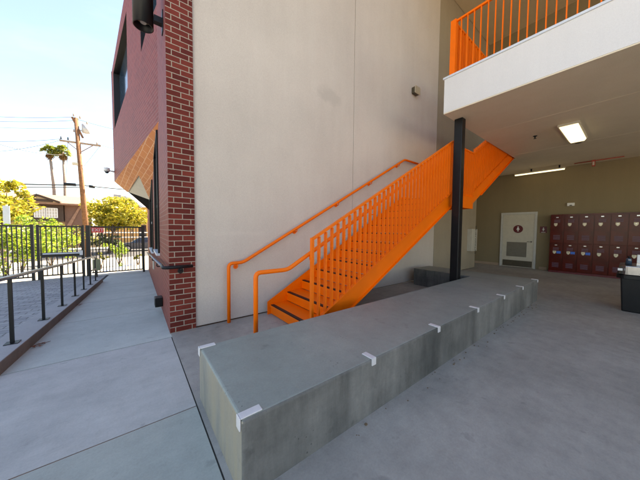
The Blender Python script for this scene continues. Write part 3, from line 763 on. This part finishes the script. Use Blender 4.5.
hd = MB(); hd.disc((XB-.0355, y0+.15, 1.03), (-1, 0, 0), .03, .012, 14); hd.tube(rounded([(XB-.045, y0+.15, 1.03), (XB-.09, y0+.15, 1.03), (XB-.09, y0+.27, 1.03)], .02), .01, 8); hd.build('handle', M['steel'], t)
sg = MB().disc((XB-.0355, 2.87, 1.52), (-1, 0, 0), .155, .006, 30).build('round_sign', M['maroon_dark'], t)
def figure(parent, y, z, s, x):
    m = MB().disc((x, y, z+.36*s), (-1, 0, 0), .11*s, .002, 12)
    m.prism([(x, y-.24*s, z-.1*s), (x, y-.1*s, z+.22*s), (x, y+.1*s, z+.22*s), (x, y+.24*s, z-.1*s)], (-.002, 0, 0))
    m.box((x-.002, y-.09*s, z-.42*s), (x, y-.02*s, z-.1*s)).box((x-.002, y+.02*s, z-.42*s), (x, y+.09*s, z-.1*s))
    return m.build('pictogram', M['white'], parent)
figure(sg, 2.87, 1.52, .22, XB-.0416)
t = thing('restroom_sign', (XB, 2.12, 1.35), 'small square maroon restroom sign between door and lockers', 'sign')
p_ = MB().box((XB-.008, 2.02, 1.38), (XB-.001, 2.22, 1.62)).build('plate', M['maroon_dark'], t); figure(p_, 2.12, 1.51, .15, XB-.0082)
MB().box((XB-.0095, 2.06, 1.395), (XB-.0081, 2.18, 1.412)).build('braille_strip', M['white'], t)
t = thing('wall_sensor', (XB, 1.42, 2.34), 'small white box on the wall above the lockers', 'sensor')
MB().box((XB-.06, 1.34, 2.33), (XB-.001, 1.52, 2.44)).build('housing', M['white'], t, bevel=.01); MB().box((XB-.066, 1.40, 2.335), (XB-.0605, 1.46, 2.37)).build('lens', M['kick'], t)

# ------------------------------------------------------------------ lockers
lk = thing('locker_bank', (11.95, -.3, 0), 'two-tier bank of glossy maroon metal lockers against the olive wall', 'lockers')
LX, LW, LH, LB, LTOP = 11.78, .345, .965, .07, 2.0
nL = 10; YL = 1.87
MB().box((LX+.02, YL-nL*LW, .0), (XB-.002, YL, LTOP+.03)).build('body', M['maroon'], lk)
MB().box((LX+.0, YL-nL*LW, .001), (LX+.0199, YL, LB-.008)).build('plinth', M['maroon_dark'], lk)
first = {}
for c in range(nL):
    for r in range(2):
        ya, yb = YL-(c+1)*LW+.008, YL-c*LW-.008; za = LB+r*LH; zb = za+LH-.012; dx = LX
        d = (0, -c*LW, r*LH)
        if not first:
            dr = MB().box((dx, ya, za), (dx+.0195, yb, zb)).build('door', M['maroon'], lk, bevel=.004)
            ym = (ya+yb)/2
            v1 = MB()
            for i in range(4): v1.box((dx-.004, ym-.075, za+LH-.17-i*.028), (dx-.0002, ym+.075, za+LH-.155-i*.028))
            v1b = MB()
            for i in range(6): v1b.box((dx-.004, ym-.085, za+.12+i*.028), (dx-.0002, ym+.085, za+.135+i*.028))
            v1 = v1.build('vent', M['slot'], dr); v1b = v1b.build('vent', M['slot'], dr)
            nt_ = MB().box((dx-.005, ym-.03, za+LH-.09), (dx-.0002, ym+.03, za+LH-.06)).build('number_tag', M['steel'], dr)
            lp = MB().prism([(dx-.0002, ym+.075, za+.69), (dx-.0002, ym-.01, za+.69), (dx-.0002, ym-.01, za+.63), (dx-.0002, ym+.02, za+.585), (dx-.0002, ym+.045, za+.585), (dx-.0002, ym+.075, za+.63)], (-.012, 0, 0)).build('lock_plate', M['lockplate'], dr)
            hl = MB().disc((dx-.0122, ym+.032, za+.655), (-1, 0, 0), .012, .006, 10).build('lock_dial', M['steel'], dr)
            first = dict(dr=dr, kids=[v1, v1b, nt_, lp, hl]); door_ = dr
        else:
            door_ = share(first['dr'], lk, d)
            for k in first['kids']:
                c2 = k.copy(); COL.objects.link(c2); c2.parent = door_
        if r == 0 and c < 3:
            ym = (ya+yb)/2
            MB().box((dx-.003, ym-.125, za+.60), (dx-.0003, ym-.02, za+.685)).build('sticker', M['blue'], door_)
            for ch in door_.children:
                if ch.name.startswith('sticker'):
                    for v in ch.data.vertices: v.co -= V(door_.location)

# ------------------------------------------------------------------ cart with steel top
t = thing('waste_station', (7.3, -.45, 0), 'black station with a rounded stainless steel top at the right edge', 'waste station')
bx0, bx1, by0, by1 = 6.98, 7.7, -.95, .14
m = MB(); tp_ = .03
m.add([(bx0+tp_, by0+tp_, 0), (bx1-tp_, by0+tp_, 0), (bx1-tp_, by1-tp_, 0), (bx0+tp_, by1-tp_, 0), (bx0, by0, .6), (bx1, by0, .6), (bx1, by1, .6), (bx0, by1, .6)],
      [(0,3,2,1),(4,5,6,7),(0,1,5,4),(1,2,6,5),(2,3,7,6),(3,0,4,7)])
m.build('base', M['black'], t, bevel=.02)
def rrect(x0, x1, y0, y1, r, z, n=6):
    out = []
    for cx, cy, a0 in ((x1-r, y1-r, 0), (x0+r, y1-r, 90), (x0+r, y0+r, 180), (x1-r, y0+r, 270)):
        for k in range(n+1): a = R(a0+90*k/n); out.append((cx+cos(a)*r, cy+sin(a)*r, z))
    return out
MB().prism(rrect(bx0-.05, bx1+.05, by0-.05, by1+.05, .12, .601), (0, 0, .06)).build('lip', M['black'], t)
m = MB().prism(rrect(bx0-.03, bx1+.03, by0-.03, by1+.03, .11, .662), (0, 0, .17)); m.build('steel_top', M['steel'], t, bevel=.015)
MB().box((bx0-.055, by1-.02, .74), (bx0-.031, by1+.035, .78)).build('tag_plate', M['white'], t)
q = thing('bottle', (7.2, .02, .835), 'dark blue bottle standing at the left end of the steel top', 'bottle')
MB().tube([(7.2, .06, .835), (7.2, .06, .93), (7.2, .06, .955)], .04, 12, .03).build('body', M['glass_blue'], q); MB().tube([(7.2, .06, .956), (7.2, .06, .99)], .015, 10).build('cap', M['black'], q)
q = thing('carton', (7.3, -.12, .835), 'white carton lying on the steel top', 'carton')
MB().box((7.22, -.2, .87), (7.36, -.03, 1.02)).build('box', M['white'], q, bevel=.006)
MB().box((7.22, -.2, .8335), (7.36, -.03, .8695)).build('tray', M['steel'], q)
q = thing('cup', (7.3, -.33, .835), 'brown paper cup beside the white carton', 'cup')
MB().tube([(7.3, -.30, .835), (7.3, -.30, 1.03)], .06, 16, .075).build('body', M['beige_wall'], q); MB().disc((7.3, -.30, 1.031), (0, 0, 1), .078, .012, 16).build('lid', M['white'], q)

# ------------------------------------------------------------------ dry leaves and litter on the ramp
rr = random.Random(3)
for (lx, ly, n, lab) in ((-.93, 4.45, 9, 'dry brown twig and leaves beside the kerb'), (-.92, 6.9, 5, 'dry leaves lying against the kerb further up the ramp'), (-1.5, 4.3, 3, 'orange dry leaves on the pavers')):
    m = MB()
    for i in range(n):
        x, y = lx+rr.uniform(-.07, .07), ly+rr.uniform(-.07, .07); a = rr.uniform(0, 6.3); s = rr.uniform(.015, .04); z = rz(y)+.012
        d = V((cos(a), sin(a), 0)); e_ = V((-sin(a), cos(a), 0))
        c = V((x, y, z)); m.add([c-d*s, c+e_*s*.35+V((0,0,.008)), c+d*s, c-e_*s*.35+V((0,0,.004))], [(0,1,2,3)])
    m.tube([(lx-.1, ly-.03, rz(ly)+.014), (lx+.09, ly+.05, rz(ly)+.016)], .003, 5)
    o = m.build('leaf_litter', M['dryleaf']); tag(o, lab, 'dry leaves')
m = MB()
for i in range(46):
    x = rr.uniform(1.1, 6.5); y = BY0-.02-abs(rr.gauss(0, .05)); s = rr.uniform(.003, .010)
    m.box((x-s, y-s, .0005), (x+s*.8, y+s*.7, s))
stuff(m.build('gravel_bits', M['soil']))['label'] = 'crumbs of dirt along the foot of the bench'

# ------------------------------------------------------------------ vegetation
def leaves(m, c, rad, n, s, rnd, flat=1.0):
    for i in range(n):
        while True:
            p = V((rnd.uniform(-1, 1), rnd.uniform(-1, 1), rnd.uniform(-1, 1)))
            if .15 < p.length < 1: break
        p = V((p.x*rad[0], p.y*rad[1], p.z*rad[2]))+c
        u = V((rnd.gauss(0, 1), rnd.gauss(0, 1), rnd.gauss(0, .6))).normalized(); v = u.cross(V((rnd.gauss(0, 1), rnd.gauss(0, 1), rnd.gauss(0, 1)))).normalized()
        k = s*rnd.uniform(.6, 1.4)
        m.add([p-u*k, p+v*k*.55, p+u*k, p-v*k*.55], [(0,1,2,3)])
def tree(name, base, h, crown_c, rad, nclump, nleaf, s, mat, label, seed, group=None, trunk_r=.14, clump=.3, cat='tree'):
    rnd = random.Random(seed); t = thing(name, base, label, cat, group)
    base = V(base); cc = V(crown_c); tm = MB()
    mid = base.lerp(cc, .55)+V((rnd.uniform(-.2, .2), rnd.uniform(-.2, .2), 0))
    tm.tube([base, base.lerp(mid, .5)+V((rnd.uniform(-.1, .1), 0, 0)), mid, cc], trunk_r, 8, trunk_r*.4)
    crown = MB(); cl = []
    for i in range(nclump):
        while True:
            p = V((rnd.uniform(-1, 1), rnd.uniform(-1, 1), rnd.uniform(-1, 1)))
            if .35 < p.length < 1: break
        q = cc+V((p.x*rad[0], p.y*rad[1], p.z*rad[2]*(1 if p.z > 0 else .75))); cl.append(q)
        k = clump*rnd.uniform(.7, 1.3)
        leaves(crown, q, (rad[0]*k, rad[1]*k, rad[2]*k*.8), nleaf, s, rnd)
    for q in cl[:10]: tm.tube([mid, mid.lerp(q, .6)+V((0, 0, .1)), q], trunk_r*.35, 5, .01)
    tm.build('trunk', M['bark'], t); crown.build('crown', mat, t)
    return t
GZ = -1.05
def gp(x, Y, z=GZ): p = atY(x, 230, Y); return V((p.x, Y, z))
c = atY(115, 215, 31); tree('street_tree', gp(108, 31), 5, c, (2.35, 2.0, 1.7), 75, 110, .12, M['leaf_y'], 'round yellow-green street tree behind the fence and EXIT sign', 5, trunk_r=.16)
c = atY(3, 203, 24); tree('street_tree', gp(4, 24), 5, c, (1.9, 1.6, 1.55), 46, 90, .11, M['leaf_y'], 'loose golden-leaved tree in front of the brown house at the left edge', 9, trunk_r=.13, clump=.26)
c = atY(128, 243, 20); 
def shrub(x, yc, Y, rad, n, mat, label, seed, s=.09, grp=None):
    c = atY(x, yc, Y); rnd = random.Random(seed); gz = rz(Y) if Y < 22 else GZ
    t = thing('shrub', (c.x, c.y, gz), label, 'shrub', grp); m = MB()
    for i in range(n):
        p = V((rnd.gauss(0, .45), rnd.gauss(0, .45), rnd.gauss(0, .45))); q = c+V((p.x*rad[0], p.y*rad[1], p.z*rad[2]))
        leaves(m, q, (rad[0]*.3, rad[1]*.3, rad[2]*.3), 60, s, rnd)
    m.build('foliage', mat, t); st_ = MB()
    for k in range(5): st_.tube([(c.x, c.y, gz-.02), c+V((rnd.uniform(-.5, .5)*rad[0], rnd.uniform(-.3, .3)*rad[1], 0))], .025, 5, .008)
    st_.build('stem', M['bark'], t); return t
shrub(119, 251, 18.5, (.5, .5, .5), 16, M['leaf_b'], 'rounded bright yellow-green shrub behind the right fence section', 1, .05)
shrub(101, 258, 17.0, (.25, .25, .2), 6, M['leaf_g'], 'small low plant left of the bright rounded shrub', 2, .04)
shrub(138, 257, 18.0, (.25, .25, .18), 6, M['leaf_g'], 'small low plant beside the brick wall beyond the fence', 3, .04)
shrub(4, 240, 16.5, (1.3, 1.0, 1.0), 34, M['leaf_b'], 'tall bright green shrub at the far left behind the fence', 4, .07)
shrub(20, 246, 17, (1.1, .9, .9), 30, M['leaf_b'], 'bright green shrub behind the left fence section', 5, .07)
shrub(50, 240, 21, (1.3, .9, 1.1), 34, M['leaf_b'], 'sunlit green shrub behind the gate leaf', 6, .07)
shrub(70, 240, 23, (1.1, .9, .8), 24, M['leaf_g'], 'olive shrub behind the gate near the utility pole', 7, .07)
shrub(97, 239, 30, (1.3, .9, .7), 22, M['leaf_d'], 'dark green shrub under the round street tree', 8, .09)
shrub(35, 232, 27, (1.4, .9, .9), 24, M['leaf_g'], 'shrub at the foot of the brown house', 10, .09)
shrub(112, 242, 33, (1.2, .9, .5), 16, M['leaf_d'], 'low dark bush beside the parked car', 11, .09)

def palm(x, y, Y, xb, label, seed):
    rnd = random.Random(seed); top = atY(x, y, Y); b = gp(xb, Y); t = thing('palm_tree', b, label, 'palm tree', 'tall fan palms')
    MB().tube([b, b.lerp(top, .3)+V((.1, 0, 0)), b.lerp(top, .65)+V((.12, 0, 0)), top], .28, 10, .15).build('trunk', M['palmbark'], t)
    cr = MB(); dr = MB()
    def frond(m, a, el, ln, w_, n=15):
        d = V((cos(a)*cos(el), sin(a)*cos(el), sin(el))); s0 = top+d*ln*.45+V((0, 0, .0)); side = V((-sin(a), cos(a), 0)); upv = side.cross(d)
        m.tube([top, s0], .025, 4)
        for k in range(n):
            f = (k/(n-1)-.5)*2.6; dd = (d*cos(f)+side*sin(f)).normalized(); tip = s0+dd*ln*.55*rnd.uniform(.8, 1.05)-V((0, 0, .55*rnd.random()))
            mid = s0.lerp(tip, .55)+V((0, 0, .06)); wv = dd.cross(upv).normalized()*.07
            m.add([s0, mid+wv, tip, mid-wv], [(0,1,2,3)])
    for i in range(34): frond(cr, rnd.uniform(0, 2*pi), rnd.uniform(-.45, 1.4), rnd.uniform(1.05, 1.4), .1)
    for i in range(14): frond(dr, rnd.uniform(0, 2*pi), rnd.uniform(-1.5, -1.1), rnd.uniform(1.0, 1.3), .1, 9)
    cr.build('crown', M['frond'], t); dr.build('dry_skirt', M['frond_dry'], t)
palm(49.5, 151, 55, 57, 'tall fan palm with the wider crown, left of the pair', 21)
palm(63, 152, 55, 65, 'tall fan palm right of the pair, nearer the utility pole', 22)

# ------------------------------------------------------------------ utility pole, cables
YPo = 28
def at(x, y, Y=YPo): return atY(x, y, Y)
top = at(76, 118); bot = gp(87.5, YPo)
t = thing('utility_pole', bot, 'leaning brown wooden utility pole with crossarm and transformer', 'utility pole')
MB().tube([bot, bot.lerp(top, .5), top], .2, 12, .13).build('pole', M['wood'], t)
MB().bar(at(72, 117), at(83, 138), .1, .14).build('brace', M['wood'], t); 
MB().bar(at(59.5, 140.3), at(101, 146), .12, .13).build('crossarm', M['wood_light'], t)
MB().bar(at(66, 141), at(80, 152), .05, .05).build('brace', M['wood'], t); MB().bar(at(94, 145), at(81, 152), .05, .05).build('brace', M['wood'], t)
m = MB(); a_ = at(86, 133); b_ = at(85.5, 125); m.tube([a_, b_], .24, 16); tf = m.build('transformer', M['grey'], t)
MB().tube([b_+V((.1, 0, 0)), b_+V((.1, 0, .28))], .05, 8).build('bushing', M['wood_light'], tf)
MB().bar(at(78, 130), at(85, 131), .08, .1).build('bracket', M['grey'], t)
for x, y in ((61, 139), (68, 140), (97, 144.5), (73.5, 116), (80, 118.5), (74, 132), (76, 136)):
    q = at(x, y); MB().tube([q, q+V((0, 0, .22))], .05, 8, .03).build('insulator', M['wood_light'] if x > 70 else M['black'], t)
MB().box(at(76.5, 164)-V((.25, .1, .1)), at(76.5, 164)+V((.1, .1, .1))).build('cable_clamp', M['lockplate'], t)
def wire(p, q, sag, r, label, grp='overhead wires'):
    p, q = V(p), V(q); pts = [p.lerp(q, i/14)-V((0, 0, sag*4*(i/14)*(1-i/14))) for i in range(15)]
    o = MB().tube(pts, r, 5).build('overhead_wire', M['wire']); tag(o, label, 'wire', grp); return o
XR = lambda x, y, Y: atY(x, y, Y)
wire(XR(-90, 108, 34), at(74, 117), .3, .014, 'topmost thin wire reaching the pole from the left')
wire(XR(-90, 115, 34), at(80, 120), .3, .014, 'second thin wire reaching the pole top from the left')
wire(XR(-90, 120, 34), at(78, 128), .25, .012, 'third thin wire reaching the pole below its top')
wire(XR(-90, 150, 26), at(61, 140), .5, .014, 'sagging wire ending at the left tip of the crossarm')
wire(XR(-90, 135, 30), at(61, 139), .3, .016, 'wire meeting the left end of the crossarm')
wire(XR(-60, 122, 22), at(62, 155, 27.5), .4, .018, 'drooping service wire at left crossing below the crossarm')
wire(at(80, 120), XR(160, 134, 30), .3, .014, 'thin wire from the pole top toward the brick building')
wire(at(97, 144), XR(160, 152, 30), .3, .014, 'thin wire from the right end of the crossarm')
wire(XR(-90, 177, 30), at(81, 185), .15, .05, 'thick upper communication cable left of the pole')
wire(XR(-90, 184, 30), at(82, 187), .1, .035, 'thick lower communication cable left of the pole')
wire(at(81, 185), XR(160, 191, 30), .1, .045, 'thick communication cable right of the pole')
wire(at(100, 146), at(84, 166), .02, .012, 'slack drop wire hanging from the right end of the crossarm')
wire(at(68, 141), at(66, 185), .0, .012, 'thin vertical wire from the crossarm down to the cable')
for x0, x1, y, lab in ((64, 76, 184.4, 'long black splice case on the cable left of the pole'), (89, 95, 186.6, 'short black splice case on the cable right of the pole')):
    o = MB().tube([at(x0, y-.3, 27.9), at(x1, y+.4, 27.9)], .12, 10).build('splice_case', M['black']); tag(o, lab, 'splice case', 'cable splice cases')

# ------------------------------------------------------------------ houses beyond the street
def house_brown():
    Y = 42; f = lambda x, y, dy=0: atY(x, y, Y+dy)
    b = gp(40, Y); t = thing('brown_house', b, 'brown sided two storey house with a low gable and tan shingle roof', 'house')
    zE = f(50, 204).z; xl, xr = f(-14, 204).x, f(66, 204).x
    MB().box((xl, Y+.8, GZ), (xr, Y+9, zE)).build('wall', M['beige_wall'], t)
    # projecting bay of dark siding boards
    bl, br_, bz0, bz1 = f(26, 220).x, f(63.5, 220).x, f(45, 220.5).z, zE-.02
    m = MB(); n = 9
    for i in range(n):
        za = bz0+(bz1-bz0)*i/n; zb = bz0+(bz1-bz0)*(i+1)/n
        m.prism([(bl, Y+.02-.03, za), (bl, Y+.02, zb), (bl, Y+.79, zb), (bl, Y+.79, za)], (br_-bl, 0, 0))
    m.build('siding_bay', M['brown_siding'], t)
    MB().box((bl-.05, Y-.06, bz0-.12), (br_+.05, Y+.79, bz0-.001)).build('bay_trim', M['brown_siding'], t)
    wz0, wz1 = f(45, 217.5).z, f(45, 208).z
    for xa, xb in ((34.5, 45), (46.5, 57.5)):
        x0, x1 = f(xa, 212).x, f(xb, 212).x
        w_ = MB().box((x0, Y-.05, wz0), (x1, Y-.035, wz1)).build('window', M['offwhite'], t)
        m = MB()
        for k in range(5): xx = x0+(x1-x0)*k/4; m.box((xx-.035, Y-.09, wz0), (xx+.035, Y-.051, wz1))
        for k in range(4): zz = wz0+(wz1-wz0)*k/3; m.box((x0, Y-.1, zz-.03), (x1, Y-.0905, zz+.03))
        m.build('frame', M['white'], w_)
    # main roof: slope rising away
    ridge = f(50, 197.5).z+.4
    e0, e1 = f(18, 204).x, f(82, 204).x
    m = MB().prism([(e0-9, Y-.7, zE-.05), (e0-9, Y-.7, zE+.12), (e0-9, Y+5, ridge+.35), (e0-9, Y+10, zE+.1), (e0-9, Y+10, zE-.05)], (e1-e0+9, 0, 0)); m.build('roof', M['shingle'], t)
    # front gable
    gx0, gx1, gx = f(28, 204).x, f(62, 204).x, f(39, 194).x; gz = f(39, 194.5).z; zb = f(40, 201).z
    m = MB().prism([(gx0-.3, Y-1.0, zb), (gx, Y-1.0, gz), (gx1, Y-1.0, zb), (gx1, Y-1.0, zb-.2), (gx, Y-1.0, gz-.22), (gx0-.3, Y-1.0, zb-.2)], (0, 5, 0)); m.build('gable_roof', M['brown_siding'], t)
    MB().prism([(gx0, Y-.75, zb-.15), (gx, Y-.75, gz-.25), (gx1-.2, Y-.75, zb-.15)], (0, 4, 0)).build('gable_wall', M['beige_wall'], t)
    MB().box((gx-.55, Y-.8, zb-.12), (gx+1.2, Y-.7501, zb+.18)).build('gable_vent', M['brown_siding'], t)
    # right wing with shed wall
    x0, x1 = f(64, 210).x, f(84, 210).x
    MB().prism([(x0, Y+.3, GZ), (x0, Y+.3, zE-.06), (x1, Y+.3, zE-.06), (x1, Y+.3, GZ)], (0, 7, 0)).build('wing_wall', M['pink_siding'], t)
    MB().prism([(f(64, 222).x, Y+.2, f(64, 229).z), (f(79, 206).x, Y+.2, f(79, 206).z), (f(81, 206).x, Y+.2, f(81, 206).z), (f(69, 229).x, Y+.2, f(69, 229).z)], (0, .09, 0)).build('stair_skirt', M['shingle'], t)
house_brown()
def house_yellow():
    Y = 47; f = lambda x, y: atY(x, y, Y)
    t = thing('yellow_house', gp(130, Y), 'yellow stucco house with pale gable trim behind the round street tree', 'house')
    x0, x1 = f(104, 215).x, f(172, 215).x; zE = f(125, 206).z
    MB().box((x0, Y, GZ), (x1, Y+10, zE)).build('wall', M['yellow_wall'], t)
    gx0, gx1, gx = f(112, 206).x, f(138, 206).x, f(125, 197).x; gz = f(125, 198).z
    MB().prism([(gx0, Y-.3, zE), (gx, Y-.3, gz), (gx1, Y-.3, zE)], (0, .2995, 0)).build('gable_wall', M['yellow_wall'], t)
    MB().bar((gx0-.5, Y-.5, zE-.1), (gx, Y-.5, gz+.15), .5, .28, (0, 0, 1)).bar((gx, Y-.5, gz+.15), (gx1+.5, Y-.5, zE-.1), .5, .28).build('gable_trim', M['trim_blue'], t)
    MB().prism([(gx0-.6, Y-.2, zE+.1), (gx, Y-.2, gz+.3), (gx1+.6, Y-.2, zE+.1)], (0, 8, 0)).build('roof', M['grey_roof'], t)
    MB().box((f(113, 200).x, Y+1.5, zE), (f(121, 200).x, Y+4, f(118, 193.5).z)).build('dormer', M['grey_roof'], t)
    MB().prism([(x1-9.5, Y-.45, zE-.05), (x1-9.5, Y+5, zE+2.2), (x1-9.5, Y+10.4, zE-.05)], (9.8, 0, 0)).build('roof', M['grey_roof'], t)
    w_ = MB().box((f(139, 218).x, Y-.06, f(140, 237).z), (f(146, 218).x, Y-.002, f(140, 225).z)).build('window', M['glass'], t)
    MB().box((f(139, 218).x-.1, Y-.1, f(140, 237).z-.15), (f(146, 218).x+.1, Y-.061, f(140, 237).z)).build('sill', M['white'], w_)
    w_ = MB().box((f(122.5, 218).x, Y-.06, f(124, 207).z), (f(127, 218).x, Y-.002, f(124, 202).z)).build('window', M['glass'], t)
house_yellow()
t = thing('low_wall', gp(100, 38.6), 'low beige garden wall across the street', 'wall')
MB().box((atY(88, 240, 38.8).x, 38.8, -.95), (atY(119, 240, 38.8).x, 39.1, -.2)).build('wall', M['beige_wall'], t)
MB().box((atY(88, 240, 38.8).x-.03, 38.76, -.2), (atY(119, 240, 38.8).x+.03, 39.14, -.12)).build('cap', M['curb'], t)
# white rail fence across the street
t = thing('rail_fence', gp(120, 40), 'white two-rail fence across the street behind the car', 'fence')
xa, xb = atY(101, 235, 40).x, atY(150, 235, 40).x
for zz in (.75, .15): MB().box((xa, 39.98, zz), (xb, 40.03, zz+.14)).build('rail', M['white'], t)
x = xa
while x < xb: MB().box((x-.06, 40.031, -1.05), (x+.06, 40.15, 1.35)).build('post', M['brown_siding'], t); x += .75
# sign post at far left
t = thing('street_sign', gp(8.5, 19, rz(19)), 'pale blue vertical street sign on a grey post behind the fence', 'sign')
q0 = atY(9, 262, 19); MB().tube([(q0.x, 19, rz(19)-.05), (q0.x, 19, atY(9, 205, 19).z)], .035, 8).build('post', M['grey'], t)
MB().box((q0.x-.11, 18.93, atY(9, 224, 19).z), (q0.x+.11, 18.955, atY(9, 206, 19).z)).build('panel', M['trim_blue'], t)

# ------------------------------------------------------------------ parked car
def car():
    Y = 32.2; p0 = atY(117, 250, Y); x0 = p0.x
    t = thing('parked_car', (x0+2.2, Y+.9, -1.04), 'dark blue car parked across the street behind the fence', 'car')
    g = -1.04
    prof = [(0, .32), (.02, .62), (.12, .78), (1.1, .92), (1.75, 1.38), (3.2, 1.42), (3.85, 1.0), (4.3, .92), (4.36, .4), (4.3, .25), (.1, .25)]
    low = [(a, b) if b < 1.05 else (a, .95) for a, b in prof]
    low = [(0, .32), (.02, .62), (.12, .78), (1.1, .93), (3.85, .99), (4.3, .92), (4.36, .4), (4.3, .25), (.1, .25)]
    MB().prism([(x0+a, Y, g+b) for a, b in low], (0, 1.75, 0)).build('body', M['carpaint'], t, bevel=.06)
    cab = [(1.12, .94), (1.75, 1.38), (1.9, 1.43), (3.1, 1.42), (3.8, 1.0)]
    m = MB(); n = len(cab)
    vs = [(x0+a, Y+.1+(b-.94)*.3, g+b) for a, b in cab]+[(x0+a, Y+1.65-(b-.94)*.3, g+b) for a, b in cab]
    m.add(vs, [tuple(range(n)), tuple(range(2*n-1, n-1, -1))]+[(i, i+n, (i+1) % n+n, (i+1) % n) for i in range(n)]); m.build('cabin', M['glass_blue'], t)
    MB().bar((x0+1.85, Y+.23, g+1.44), (x0+3.12, Y+.23, g+1.43), .08, .04).build('roof_rail', M['carpaint'], t)
    for wx in (.85, 3.5):
        for wy in (Y-.02, Y+1.57):
            w_ = MB().disc((x0+wx, wy, g+.33), (0, 1, 0), .33, .2, 22).build('wheel', M['tyre'], t)
            m = MB().disc((x0+wx, wy-.012, g+.33), (0, 1, 0), .2, .011, 18); m.build('rim', M['alloy'], w_)
    MB().box((x0-.03, Y+.15, g+.6), (x0+.05, Y+.5, g+.72)).build('headlight', M['white'], t)
    MB().box((x0+2.0, Y-.03, g+.72), (x0+2.2, Y-.001, g+.76)).build('door_handle', M['alloy'], t)
car()

for o in list(bpy.data.objects):
    if '_o' in o: del o['_o']
